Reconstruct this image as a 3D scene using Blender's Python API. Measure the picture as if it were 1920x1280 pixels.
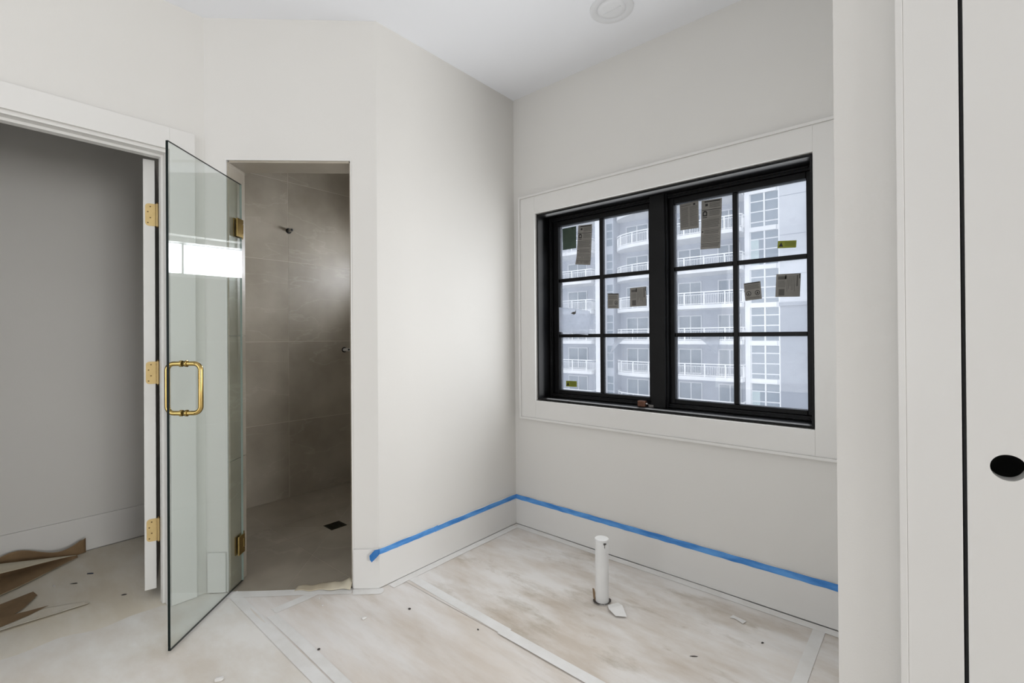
import bpy, bmesh, math, random
from mathutils import Vector, Matrix
random.seed(7)
for o in list(bpy.data.objects): bpy.data.objects.remove(o)
SC = bpy.context.scene; C = SC.collection

# ------------------------------------------------------------ camera
YAW, PIT, ROL, FPX, CY, CAMH = 0.7121, 0.0032, -0.0071, 875.04, -11.61, 1.2052
fw = Vector((-math.sin(YAW)*math.cos(PIT), math.cos(YAW)*math.cos(PIT), math.sin(PIT)))
rt = Vector((math.cos(YAW), math.sin(YAW), 0)); up = rt.cross(fw)
r2 = rt*math.cos(ROL)+up*math.sin(ROL); u2 = -rt*math.sin(ROL)+up*math.cos(ROL)
cd = bpy.data.cameras.new('camera'); cam = bpy.data.objects.new('camera', cd); C.objects.link(cam)
M3 = Matrix((r2, u2, -fw)).transposed()
cam.matrix_world = Matrix.Translation((0, 0, CAMH)) @ M3.to_4x4()
cd.sensor_width = 36; cd.lens = FPX/1920*36; cd.shift_y = CY/1920; cd.clip_start = .05; cd.clip_end = 300
SC.camera = cam

# ------------------------------------------------------------ world, lights, exposure
w = bpy.data.worlds.new('overcast_sky'); SC.world = w; w.use_nodes = True
bg = w.node_tree.nodes['Background']; bg.inputs[0].default_value = (.91, .95, 1.0, 1); bg.inputs[1].default_value = 1.55
SC.view_settings.view_transform = 'Standard'; SC.view_settings.look = 'None'
SC.view_settings.gamma = 1; SC.view_settings.use_curve_mapping = False
SC.view_settings.exposure = 0.05
def area(name, loc, size, rot, power, col):
    l = bpy.data.lights.new(name, 'AREA'); l.shape = 'RECTANGLE'; l.size, l.size_y = size; l.energy = power; l.color = col
    o = bpy.data.objects.new(name, l); C.objects.link(o); o.location = loc; o.rotation_euler = rot; return o
# daylight at the window in view, at the shower window, plus added fill at two made-up windows behind the camera
DAY = (.97, .985, 1)
area('daylight_main_window', (-1.0525, 2.372, 1.389), (1.41, 1.11), (math.radians(-90), 0, 0), 12.5, DAY)
area('daylight_shower_window', (-2.81, 2.475, 1.80), (1.02, .22), (math.radians(-90), 0, 0), 17, DAY)
area('east_fill', (6.14, .1, 1.35), (2.3, 1.9), (0, math.radians(90+20), 0), 152, (1, .988, .965))
area('south_fill', (-1.1, -2.54, 1.35), (2.3, 1.9), (math.radians(90+16), 0, 0), 24, (1, .985, .955))

# ------------------------------------------------------------ materials
def mat(name, col, rough=.5, metal=0, col2=None, scale=5, detail=4, bump=0, bscale=60, stretch=None, lo=.35, hi=.65, spec=.5):
    m = bpy.data.materials.new(name); m.use_nodes = True; nt = m.node_tree; b = nt.nodes['Principled BSDF']
    b.inputs['Base Color'].default_value = (*col, 1); b.inputs['Roughness'].default_value = rough
    b.inputs['Metallic'].default_value = metal; b.inputs['Specular IOR Level'].default_value = spec
    def coord(st):
        tc = nt.nodes.new('ShaderNodeTexCoord'); mp = nt.nodes.new('ShaderNodeMapping')
        nt.links.new(tc.outputs['Object'], mp.inputs[0])
        if st: mp.inputs['Scale'].default_value = st
        return mp
    if col2:
        mp = coord(stretch); n = nt.nodes.new('ShaderNodeTexNoise'); n.inputs['Scale'].default_value = scale; n.inputs['Detail'].default_value = detail
        nt.links.new(mp.outputs[0], n.inputs[0]); r = nt.nodes.new('ShaderNodeValToRGB')
        r.color_ramp.elements[0].position = lo; r.color_ramp.elements[1].position = hi
        r.color_ramp.elements[0].color = (*col, 1); r.color_ramp.elements[1].color = (*col2, 1)
        nt.links.new(n.outputs['Fac'], r.inputs[0]); nt.links.new(r.outputs[0], b.inputs['Base Color'])
    if bump:
        mp = coord(None); n = nt.nodes.new('ShaderNodeTexNoise'); n.inputs['Scale'].default_value = bscale; n.inputs['Detail'].default_value = 3
        nt.links.new(mp.outputs[0], n.inputs[0]); bp = nt.nodes.new('ShaderNodeBump'); bp.inputs['Strength'].default_value = bump; bp.inputs['Distance'].default_value = .002
        nt.links.new(n.outputs['Fac'], bp.inputs['Height']); nt.links.new(bp.outputs[0], b.inputs['Normal'])
    return m
def srgb(r, g, b):
    f = lambda c: (c/255/12.92) if c/255 <= .04045 else ((c/255+.055)/1.055)**2.4
    return (f(r), f(g), f(b))
M = {}
M['wall'] = mat('warm_white_paint', (.715, .70, .668), .62, col2=(.70, .685, .655), scale=1.5, bump=.12, bscale=220)
M['bouncecut'] = mat('bounce_cutting_grey', (.36, .35, .34), .8, col2=(.42, .41, .40), scale=2)  # grey chosen to cut bounce light from the unseen back wall
M['trim'] = mat('semi_gloss_trim_paint', (.735, .725, .70), .35, col2=(.725, .712, .688), scale=3, bump=.05, bscale=160)
M['ceil'] = mat('ceiling_paint', (.885, .90, .935), .75, bump=.08, bscale=200)
M['brass'] = mat('polished_brass', (.47, .33, .12), .15, 1, col2=(.54, .385, .145), scale=25)
M['satin'] = mat('satin_brass', (.60, .44, .20), .5, .5, col2=(.64, .475, .22), scale=30)
M['screw'] = mat('dark_screw_metal', (.16, .10, .04), .4, .8)
M['black'] = mat('black_window_paint', (.004, .0042, .0045), .42, col2=(.006, .006, .0065), scale=8, bump=.05, bscale=90, spec=.17)
M['nearblack'] = mat('matte_near_black', (.006, .006, .006), .7)  # near-black for hollows and for the strip of painted gap shade
M['tile'] = None
M['blue'] = mat('blue_painters_tape', (.035, .20, .56), .55, col2=(.11, .34, .74), scale=14, stretch=(.6, .6, 3), bump=.2, bscale=120)
M['bluedark'] = mat('blue_tape_loose_end', (.008, .14, .42), .55, bump=.15, bscale=100)
M['mask'] = mat('white_masking_tape', (.78, .765, .735), .6, col2=(.84, .83, .81), scale=12, bump=.3, bscale=90)
M['kraft'] = mat('kraft_paper_brown', (.20, .125, .062), .8, col2=(.27, .175, .09), scale=9, bump=.3, bscale=60)
M['kraftlight'] = mat('kraft_paper_pale', (.62, .57, .45), .8, col2=(.52, .45, .33), scale=6, bump=.3, bscale=60)
M['pvc'] = mat('white_pvc', (.80, .80, .79), .35, col2=(.74, .74, .73), scale=10)
M['label'] = mat('printed_label_paper', (.235, .225, .205), .75, col2=(.205, .196, .178), scale=18)  # paper tone lowered to carry the labels' backlit shade
M['labelgreen'] = mat('green_label_paper', (.035, .06, .045), .7, col2=(.055, .085, .06), scale=12)  # green darkened too, with the backlit shade in its colour
M['ink'] = mat('label_ink', (.015, .014, .013), .7)
M['inkgrey'] = mat('label_grey_ink', (.085, .08, .072), .7)
M['yellow'] = mat('yellow_green_sticker', (.24, .27, .012), .6, col2=(.21, .235, .01), scale=20)  # sticker colour dimmed to include its backlit shade
M['debris'] = mat('dark_debris', (.06, .05, .045), .8)
M['bluedebris'] = mat('dark_blue_flake', (.03, .04, .08), .7)
M['plaster'] = mat('white_plaster_crumb', (.75, .73, .70), .9)
M['concrete'] = mat('subfloor_concrete', (.33, .30, .27), .85, col2=(.25, .23, .21), scale=6, bump=.4, bscale=40)
M['grout'] = mat('pale_grout', (.62, .57, .49), .85, col2=(.56, .52, .45), scale=20)
M['drain'] = mat('dark_bronze_drain', (.02, .016, .010), .5, .3)
M['steel'] = mat('brushed_steel', (.42, .40, .38), .3, 1)
M['downlight'] = mat('downlight_trim', (.76, .77, .79), .4)
M['lens'] = mat('unlit_frosted_lens', (.80, .81, .83), .35)
M['cork'] = mat('brown_foam_block', (.11, .045, .025), .8, col2=(.16, .07, .04), scale=120, bump=.4, bscale=300)
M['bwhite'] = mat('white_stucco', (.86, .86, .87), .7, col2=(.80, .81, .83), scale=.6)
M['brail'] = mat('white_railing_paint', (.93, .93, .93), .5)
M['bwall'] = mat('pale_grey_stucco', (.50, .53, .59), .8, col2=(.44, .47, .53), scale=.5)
M['bsoffit'] = mat('balcony_soffit_paint', (.62, .64, .68), .8)
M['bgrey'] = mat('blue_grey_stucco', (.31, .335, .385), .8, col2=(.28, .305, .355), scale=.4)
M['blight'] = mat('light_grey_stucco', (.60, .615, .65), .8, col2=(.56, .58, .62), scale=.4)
M['bdoorframe'] = mat('white_door_frame', (.72, .74, .77), .5)
M['bshade'] = mat('pale_teal_blind', (.50, .60, .60), .7, col2=(.42, .52, .53), scale=1)
M['ground'] = mat('distant_ground', (.25, .25, .24), .9, col2=(.18, .2, .17), scale=.1)

def tile_mat():
    m = mat('taupe_stone_porcelain', (.30, .262, .207), .38, col2=(.455, .410, .335), scale=3.0, detail=10, lo=.28, hi=.74, bump=.15, bscale=70)
    nt = m.node_tree; b = nt.nodes['Principled BSDF']
    base = b.inputs['Base Color'].links[0].from_socket
    # per tile shift of the pattern
    oi = nt.nodes.new('ShaderNodeObjectInfo'); tc = nt.nodes.new('ShaderNodeTexCoord'); ad = nt.nodes.new('ShaderNodeVectorMath'); ad.operation = 'ADD'
    mu = nt.nodes.new('ShaderNodeMath'); mu.operation = 'MULTIPLY'; mu.inputs[1].default_value = 37
    nt.links.new(oi.outputs['Random'], mu.inputs[0]); nt.links.new(tc.outputs['Object'], ad.inputs[0]); nt.links.new(mu.outputs[0], ad.inputs[1])
    # thin pale veins, running on a slant
    wn = nt.nodes.new('ShaderNodeTexNoise'); wn.inputs['Scale'].default_value = 1.5; wn.inputs['Detail'].default_value = 5; wn.inputs['Distortion'].default_value = .35
    mp = nt.nodes.new('ShaderNodeMapping'); mp.inputs['Rotation'].default_value = (.6, .5, .4); mp.inputs['Scale'].default_value = (.5, .8, 3.0)
    nt.links.new(ad.outputs[0], mp.inputs[0]); nt.links.new(mp.outputs[0], wn.inputs[0])
    r = nt.nodes.new('ShaderNodeValToRGB'); e = r.color_ramp.elements
    e[0].position = .49; e[0].color = (0, 0, 0, 1); e[1].position = .5; e[1].color = (.2, .2, .2, 1)
    e.new(.51).color = (0, 0, 0, 1)
    nt.links.new(wn.outputs['Fac'], r.inputs[0])
    mx = nt.nodes.new('ShaderNodeMix'); mx.data_type = 'RGBA'; mx.inputs[7].default_value = (.62, .585, .50, 1)
    nt.links.new(r.outputs[0], mx.inputs[0]); nt.links.new(base, mx.inputs[6]); nt.links.new(mx.outputs[2], b.inputs['Base Color'])
    return m
M['tile'] = tile_mat()

def floor_paper_mat(name, tan, tan2, dust, lo, hi, stretch):
    m = mat(name, tan, .85, col2=tan2, scale=2.2, detail=6, stretch=stretch, bump=.35, bscale=30)
    nt = m.node_tree; b = nt.nodes['Principled BSDF']; base = b.inputs['Base Color'].links[0].from_socket
    tc = nt.nodes.new('ShaderNodeTexCoord'); n = nt.nodes.new('ShaderNodeTexNoise'); n.inputs['Scale'].default_value = 3.1; n.inputs['Detail'].default_value = 7
    n.inputs['Roughness'].default_value = .62
    mp = nt.nodes.new('ShaderNodeMapping'); mp.inputs['Scale'].default_value = stretch; mp.inputs['Location'].default_value = (4, 2, 0)
    nt.links.new(tc.outputs['Object'], mp.inputs[0]); nt.links.new(mp.outputs[0], n.inputs[0])
    r = nt.nodes.new('ShaderNodeValToRGB'); r.color_ramp.elements[0].position = lo; r.color_ramp.elements[1].position = hi
    nt.links.new(n.outputs['Fac'], r.inputs[0])
    mx = nt.nodes.new('ShaderNodeMix'); mx.data_type = 'RGBA'; mx.inputs[7].default_value = (*dust, 1)
    nt.links.new(r.outputs[0], mx.inputs[0]); nt.links.new(base, mx.inputs[6]); nt.links.new(mx.outputs[2], b.inputs['Base Color'])
    return m
def smudge(m, col, scale, lo, hi, amt, stretch):
    nt = m.node_tree; b = nt.nodes['Principled BSDF']; base = b.inputs['Base Color'].links[0].from_socket
    tc = nt.nodes.new('ShaderNodeTexCoord'); mp = nt.nodes.new('ShaderNodeMapping'); mp.inputs['Scale'].default_value = stretch; mp.inputs['Location'].default_value = (scale, 7.3, 0)
    n = nt.nodes.new('ShaderNodeTexNoise'); n.inputs['Scale'].default_value = scale; n.inputs['Detail'].default_value = 8; n.inputs['Roughness'].default_value = .65
    nt.links.new(tc.outputs['Object'], mp.inputs[0]); nt.links.new(mp.outputs[0], n.inputs[0])
    r = nt.nodes.new('ShaderNodeValToRGB'); r.color_ramp.elements[0].position = lo; r.color_ramp.elements[1].position = hi; r.color_ramp.elements[1].color = (amt, amt, amt, 1)
    nt.links.new(n.outputs['Fac'], r.inputs[0]); mx = nt.nodes.new('ShaderNodeMix'); mx.data_type = 'RGBA'; mx.inputs[7].default_value = (*col, 1)
    nt.links.new(r.outputs[0], mx.inputs[0]); nt.links.new(base, mx.inputs[6]); nt.links.new(mx.outputs[2], b.inputs['Base Color'])
M['paper_alcove'] = floor_paper_mat('dusty_floor_paper', (.55, .475, .395), (.68, .61, .535), (.82, .795, .765), .36, .62, (.6, 1.6, 1))
smudge(M['paper_alcove'], (.36, .30, .21), 2.6, .56, .72, .75, (.7, 1.9, 1))
smudge(M['paper_alcove'], (.40, .33, .25), 11, .60, .72, .45, (.8, 1.3, 1))
M['paper_mid'] = floor_paper_mat('wrinkled_floor_paper', (.64, .565, .49), (.74, .675, .605), (.82, .79, .76), .34, .62, (.5, 2.0, 1))
smudge(M['paper_mid'], (.50, .42, .335), 2.4, .54, .72, .6, (.45, 2.6, 1))
M['paper_near'] = floor_paper_mat('scuffed_floor_paper', (.67, .61, .53), (.75, .70, .63), (.82, .80, .76), .36, .64, (.8, 1.5, 1))
M['paper_closet'] = floor_paper_mat('tan_floor_paper', (.68, .61, .49), (.76, .70, .59), (.82, .78, .70), .42, .72, (.6, 1.8, 1))

def clear_mat(name, tint, haze=0, hazecol=(.9, .93, 1), rough=0.0, ior=1.5):
    m = bpy.data.materials.new(name); m.use_nodes = True; nt = m.node_tree; nt.nodes.clear()
    out = nt.nodes.new('ShaderNodeOutputMaterial'); tr = nt.nodes.new('ShaderNodeBsdfTransparent'); tr.inputs[0].default_value = (*tint, 1)
    gl = nt.nodes.new('ShaderNodeBsdfGlossy'); gl.inputs['Roughness'].default_value = rough
    fr = nt.nodes.new('ShaderNodeFresnel'); fr.inputs[0].default_value = ior
    geo = nt.nodes.new('ShaderNodeNewGeometry')          # facing-independent fresnel: use ior on both sides
    mx = nt.nodes.new('ShaderNodeMixShader')
    lw = nt.nodes.new('ShaderNodeLayerWeight'); lw.inputs['Blend'].default_value = .5
    pw = nt.nodes.new('ShaderNodeMath'); pw.operation = 'POWER'; pw.inputs[1].default_value = 4.2
    mu = nt.nodes.new('ShaderNodeMath'); mu.operation = 'MULTIPLY_ADD'; mu.inputs[1].default_value = .9; mu.inputs[2].default_value = .035
    nt.links.new(lw.outputs['Facing'], pw.inputs[0]); nt.links.new(pw.outputs[0], mu.inputs[0]); nt.links.new(mu.outputs[0], mx.inputs[0])
    src = tr
    if haze:
        tl = nt.nodes.new('ShaderNodeBsdfTranslucent'); tl.inputs[0].default_value = (*hazecol, 1)
        df = nt.nodes.new('ShaderNodeBsdfDiffuse'); df.inputs[0].default_value = (*hazecol, 1)
        m2 = nt.nodes.new('ShaderNodeMixShader'); m2.inputs[0].default_value = .3; nt.links.new(tl.outputs[0], m2.inputs[1]); nt.links.new(df.outputs[0], m2.inputs[2])
        m3 = nt.nodes.new('ShaderNodeMixShader'); m3.inputs[0].default_value = haze
        tc = nt.nodes.new('ShaderNodeTexCoord'); n = nt.nodes.new('ShaderNodeTexNoise'); n.inputs['Scale'].default_value = 6; n.inputs['Detail'].default_value = 6
        nt.links.new(tc.outputs['Object'], n.inputs[0]); mm = nt.nodes.new('ShaderNodeMath'); mm.operation = 'MULTIPLY'; mm.inputs[1].default_value = haze*2
        nt.links.new(n.outputs['Fac'], mm.inputs[0]); nt.links.new(mm.outputs[0], m3.inputs[0])
        nt.links.new(tr.outputs[0], m3.inputs[1]); nt.links.new(m2.outputs[0], m3.inputs[2]); src = m3
    nt.links.new(src.outputs[0], mx.inputs[1]); nt.links.new(gl.outputs[0], mx.inputs[2]); nt.links.new(mx.outputs[0], out.inputs[0])
    for n in (fr, geo): nt.nodes.remove(n)
    return m
M['pane'] = clear_mat('window_glass_with_dusty_film', (.97, .98, 1.0), .18)
M['shglass'] = clear_mat('clear_shower_glass', (.94, .965, .955), 0)
M['glassedge'] = mat('dark_green_glass_edge', (.005, .010, .009), .45, spec=.15)
M['glassfar'] = mat('pale_green_glass_edge', (.30, .37, .34), .2)
M['film'] = clear_mat('torn_plastic_film', (.92, .94, .96), .5, rough=.3)
M['bglass'] = mat('sky_tinted_window', (.15, .195, .24), .12, col2=(.23, .285, .335), scale=.35, spec=.8)

# ------------------------------------------------------------ helpers
def box(bm, x0, x1, y0, y1, z0, z1):
    v = [bm.verts.new((x, y, z)) for z in (z0, z1) for y in (y0, y1) for x in (x0, x1)]
    for f in ((0, 2, 3, 1), (4, 5, 7, 6), (0, 1, 5, 4), (2, 6, 7, 3), (0, 4, 6, 2), (1, 3, 7, 5)): bm.faces.new([v[i] for i in f])
def prism(bm, pts, n):
    """extrude polygon pts (Vectors) by vector n"""
    a = [bm.verts.new(p) for p in pts]; b = [bm.verts.new(Vector(p)+n) for p in pts]
    bm.faces.new(a[::-1]); bm.faces.new(b)
    for i in range(len(a)): bm.faces.new((a[i], a[(i+1) % len(a)], b[(i+1) % len(a)], b[i]))
def tube(bm, path, r, seg=14, closed=False, caps=True):
    P = [Vector(p) for p in path]; n = len(P); rings = []; prev = None
    for i in range(n):
        if closed: t = P[(i+1) % n]-P[i-1]
        else: t = P[min(i+1, n-1)]-P[max(i-1, 0)]
        t.normalize()
        if prev is None:
            a = Vector((0, 0, 1)) if abs(t.z) < .9 else Vector((1, 0, 0)); s = t.cross(a).normalized()
        else: s = (prev-t*prev.dot(t)).normalized()
        prev = s; q = t.cross(s); rr = r[i] if isinstance(r, (list, tuple)) else r
        rings.append([bm.verts.new(P[i]+(s*math.cos(k*2*math.pi/seg)+q*math.sin(k*2*math.pi/seg))*rr) for k in range(seg)])
    for i in range(n if closed else n-1):
        A, B = rings[i], rings[(i+1) % n]
        for k in range(seg): bm.faces.new((A[k], A[(k+1) % seg], B[(k+1) % seg], B[k]))
    if caps and not closed: bm.faces.new(rings[0][::-1]); bm.faces.new(rings[-1])
def lathe(bm, prof, c, seg=40, axis='z'):
    rings = []
    for r, h in prof:
        rings.append([bm.verts.new((c[0]+r*math.cos(k*2*math.pi/seg), c[1]+r*math.sin(k*2*math.pi/seg), c[2]+h)) for k in range(seg)])
    for A, B in zip(rings, rings[1:]):
        for k in range(seg): bm.faces.new((A[k], A[(k+1) % seg], B[(k+1) % seg], B[k]))
    bm.faces.new(rings[0][::-1]); bm.faces.new(rings[-1])
def obj(name, bm, m, parent=None, smooth=False, bevel=0, matrix=None, recalc=True):
    if recalc: bmesh.ops.recalc_face_normals(bm, faces=bm.faces)
    me = bpy.data.meshes.new(name); bm.to_mesh(me); bm.free()
    me.materials.append(M[m] if isinstance(m, str) else m)
    o = bpy.data.objects.new(name, me); C.objects.link(o)
    if smooth:
        for p in me.polygons: p.use_smooth = True
        try: me.set_sharp_from_angle(angle=math.radians(40))
        except Exception: pass
    if bevel:
        b = o.modifiers.new('edge', 'BEVEL'); b.width = bevel; b.segments = 2; b.limit_method = 'ANGLE'
    if parent: o.parent = parent
    if matrix is not None: o.matrix_local = matrix
    return o
def bx(name, m, parent, *b, bevel=0, matrix=None):
    bm = bmesh.new()
    for q in ([b] if not isinstance(b[0], (tuple, list)) else b): box(bm, *q)
    return obj(name, bm, m, parent, bevel=bevel, matrix=matrix)
def tag(o, label, cat, group=None, kind=None):
    o['label'] = label; o['category'] = cat
    if group: o['group'] = group
    if kind: o['kind'] = kind
    return o
def empty(name, loc=(0, 0, 0), rz=0):
    o = bpy.data.objects.new(name, None); C.objects.link(o); o.location = loc; o.rotation_euler = (0, 0, rz); o.empty_display_size = .1; return o
def S(o, label, cat): return tag(o, label, cat, kind='structure')

# ------------------------------------------------------------ key dimensions (metres)
H = 2.74
XC, YW, YB = -1.9687, 2.3085, 1.2853            # alcove wall plane, window wall plane, edge of the angled wall
XA, YA = -2.564, .7288                          # closet wall plane and its end
BANG = math.atan2(YB-YA, XC-XA); BL = math.hypot(XC-XA, YB-YA)
MB = Matrix.Translation((XA, YA, 0)) @ Matrix.Rotation(BANG, 4, 'Z')     # angled wall frame: x along wall, y into the shower
XS = -3.61                                      # shower back wall / closet back wall
S0, S1, ST = .103, .690, 2.061                  # shower opening in the angled wall
WX0, WX1, WZ0, WZ1 = -1.788, -.317, .8076, 1.9706
YD = 1.415                                      # wall of the door on the right
XD = -.15                                       # its outside corner
XE, YS_ = 6.2, -2.6                             # far walls of the room
SWX0, SWX1, SWZ0, SWZ1 = -3.36, -2.26, 1.65, 1.95   # high window in the shower
XW2 = YW+.22                                    # outer face of window wall

# ------------------------------------------------------------ structure
fl = bx('floor', 'concrete', None, (-3.75, XE+.12, YS_-.12, 1.0, -.12, -.012), (-2.05, XE+.12, 1.0, XW2, -.12, -.012), (-3.75, -2.05, 1.0, XW2, -.12, -.03))
S(fl, 'bare concrete floor slab under the taped paper', 'floor')
ce = bx('ceiling', 'ceil', None, (-3.75, XE+.12, YS_-.12, XW2, H, H+.12))
S(ce, 'flat cool white painted ceiling', 'ceiling')

def wall_with_holes(name, axis, c0, c1, a0, a1, holes, m, z0=-.02, z1=H, matrix=None):
    """axis 'x': wall runs along x, thickness c0..c1 in y; axis 'y': runs along y"""
    bm = bmesh.new(); xs = sorted({a0, a1} | {h[0] for h in holes} | {h[1] for h in holes})
    for p, q in zip(xs, xs[1:]):
        seg = [(z0, z1)]
        for h in holes:
            if p >= h[0]-1e-6 and q <= h[1]+1e-6:
                n = []
                for s, e in seg:
                    if h[2] > s: n.append((s, min(e, h[2])))
                    if h[3] < e: n.append((max(s, h[3]), e))
                seg = n
        for s, e in seg:
            if axis == 'x': box(bm, p, q, c0, c1, s, e)
            else: box(bm, c0, c1, p, q, s, e)
    bmesh.ops.remove_doubles(bm, verts=bm.verts, dist=1e-5)
    return obj(name, bm, m, None, matrix=matrix)

S(wall_with_holes('wall_window', 'x', YW, XW2, -3.75, XE+.12, [(WX0, WX1, WZ0, WZ1), (SWX0, SWX1, SWZ0, SWZ1)], 'wall'), 'warm white wall holding the black grid window', 'wall')
S(wall_with_holes('wall_alcove', 'y', XC-.12, XC, YB, YW, [], 'wall'), 'bright white alcove wall between shower opening and window', 'wall')
S(wall_with_holes('wall_angled', 'x', 0, .14, 0, BL, [(S0, S1, -.1, ST)], 'wall', matrix=MB), 'short angled white wall around the shower opening', 'wall')
CY0, CY1, CZ1 = -.19, .577, 2.05                # closet door opening
S(wall_with_holes('wall_left', 'y', XA-.115, XA, YS_, .85, [(CY0-.02, CY1+.012, -.1, CZ1+.012)], 'wall'), 'white wall with the open closet doorway at left', 'wall')
S(wall_with_holes('wall_closet_back', 'y', XS-.14, XS, YS_, .92, [], 'wall'), 'shaded white back wall inside the closet', 'wall')
S(bx('wall_closet_side', 'wall', None, XS, XA-.115, .80, .92, -.02, H), 'white end wall of the closet behind its door', 'wall')
S(bx('wall_closet_end', 'wall', None, XS, XA-.115, -1.1, -.98, -.02, H), 'white far end wall of the closet', 'wall')
S(bx('wall_shower_back', 'grout', None, XS-.14, XS-.0012, .92, YW, -.05, H), 'back wall of the shower behind large taupe tiles', 'wall')
S(bx('wall_shower_side', 'grout', None, XC-.135, XC-.12, 1.46, YW, -.05, H), 'inner shower side wall behind taupe tiles', 'wall')
# the wall of the door at right
DX0 = .0765
S(wall_with_holes('wall_right', 'x', YD, YD+.12, XD, XE, [(DX0-.006, DX0+.80, -.1, 2.06)], 'wall'), 'near white wall with outside corner beside the right door', 'wall')
S(bx('wall_alcove_right', 'wall', None, XD, XD+.12, YD+.12, YW, -.02, H), 'white partition wall closing the alcove at right', 'wall')
S(bx('wall_right_closet', 'wall', None, 1.1, 1.2, YD+.12, YW, -.02, H), 'white end wall of the closet behind the right door', 'wall')
S(wall_with_holes('wall_far', 'y', XE, XE+.12, YS_, YD+.12, [(-1.05, 1.25, .45, 2.45)], 'wall'), 'white wall with an added fill window, behind the camera', 'wall')
S(wall_with_holes('wall_back', 'x', YS_-.12, YS_, -3.75, XE+.12, [(-2.25, .05, .45, 2.45)], 'bouncecut'), 'unseen wall greyed to cut bounce, with added window, behind camera', 'wall')
def plain_window(name, axis, c, a0, a1, z0, z1, label):
    r = empty(name); S(r, label, 'window')
    def f(n, m, p0, p1, q0, q1, d0, d1):
        if axis == 'x': return bx(n, m, r, p0, p1, c+d0, c+d1, q0, q1)
        return bx(n, m, r, c+d0, c+d1, p0, p1, q0, q1)
    t = .06
    f('window_frame', 'black', a0, a1, z0, z0+t, -.03, .03); f('window_frame', 'black', a0, a1, z1-t, z1, -.03, .03)
    f('window_frame', 'black', a0, a0+t, z0+t, z1-t, -.03, .03); f('window_frame', 'black', a1-t, a1, z0+t, z1-t, -.03, .03)
    mid = (a0+a1)/2; f('mullion', 'black', mid-.03, mid+.03, z0+t, z1-t, -.03, .03)
    f('pane', 'pane', a0+t, mid-.03, z0+t, z1-t, -.004, .004); f('pane', 'pane', mid+.03, a1-t, z0+t, z1-t, -.004, .004)
plain_window('window_3', 'y', XE+.08, -1.05, 1.25, .45, 2.45, 'added black framed window for fill light, far wall behind camera')  # unseen window, put in to hold the east fill lamp
plain_window('window_4', 'x', YS_-.08, -2.25, .05, .45, 2.45, 'added black framed window for fill light, back wall behind camera')  # unseen window, put in to hold the south fill lamp

# ------------------------------------------------------------ shower tiles (each its own piece)
TT = .010; G = .0015
tile_mesh = {}
def tile_box(parent, x0, x1, y0, y1, z0, z1, matrix=None):
    d = (round(x1-x0, 4), round(y1-y0, 4), round(z1-z0, 4))
    if d not in tile_mesh:
        bm = bmesh.new(); box(bm, 0, d[0], 0, d[1], 0, d[2])
        bmesh.ops.recalc_face_normals(bm, faces=bm.faces)
        me = bpy.data.meshes.new('tile'); bm.to_mesh(me); bm.free(); me.materials.append(M['tile']); tile_mesh[d] = me
    o = bpy.data.objects.new('tile', tile_mesh[d]); C.objects.link(o); o.parent = parent
    o.matrix_local = (matrix or Matrix()) @ Matrix.Translation((x0, y0, z0)); return o
ZJ = [-.03, .573, 1.181, 1.789, 2.397, H]
wsb = bpy.data.objects['wall_shower_back']
for z0, z1 in zip(ZJ, ZJ[1:]):
    for y0, y1 in ((.92, 1.579), (1.579, YW)):
        tile_box(wsb, XS-TT, XS, y0+G, y1-G, z0+G, z1-G)
wss = bpy.data.objects['wall_shower_side']
for z0, z1 in zip(ZJ, ZJ[1:]): tile_box(wss, XC-.135-TT, XC-.135, 1.47, YW-TT-G, z0+G, z1-G)
wcs = bpy.data.objects['wall_closet_side']
for z0, z1 in zip(ZJ, ZJ[1:]):
    for x0, x1 in ((XS+G, -2.99), (-2.987, -2.68)): tile_box(wcs, x0, x1, .92, .93, z0+G, z1-G)
ww = bpy.data.objects['wall_window']
xj = [XS+G, SWX0, -2.82, SWX1, XC-.135-TT-G]
for i in range(4):
    for z0, z1 in [(-.03, .573), (.573, 1.181), (1.181, SWZ0), (SWZ0, SWZ1), (SWZ1, 2.397), (2.397, H)]:
        if (z0, z1) == (SWZ0, SWZ1) and i in (1, 2): continue
        tile_box(ww, xj[i]+G, xj[i+1]-G, YW-TT, YW, z0+G, z1-G)
# tiled reveal of the shower opening: left jamb, right jamb, head
wa = bpy.data.objects['wall_angled']
for k, z0 in enumerate((0, .615, 1.22)):
    z1 = (.615, 1.22, ST-.006)[k]
    tile_box(wa, S0-.001, S0+.008, .006, .149, z0+G, z1-G); tile_box(wa, S1-.008, S1+.001, .006, .149, z0+G, z1-G)
for s0, s1 in ((S0+.009, S1-.009),): tile_box(wa, s0, s1, .006, .149, ST-.010, ST+.001)
# inside face of the angled wall
for z0, z1 in zip(ZJ, ZJ[1:]):
    if z1 < ST:
        tile_box(wa, 0.0, S0, .14, .15, max(z0, -.03)+G, z1-G); tile_box(wa, S1, BL+.1, .14, .15, z0+G, z1-G)
    else: tile_box(wa, .0, BL+.1, .14, .15, max(z0, ST)+G, z1-G)
# slim pale metal edging round the opening
bm = bmesh.new(); e = .005
box(bm, S0-e, S0+.001, -.004, .010, 0, ST+e); box(bm, S1-.001, S1+e, -.004, .010, 0, ST+e); box(bm, S0, S1, -.004, .010, ST-.001, ST+e)
t = obj('trim_4', bm, 'trim', None, matrix=MB); S(t, 'thin white edging around the shower opening', 'trim')

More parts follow.
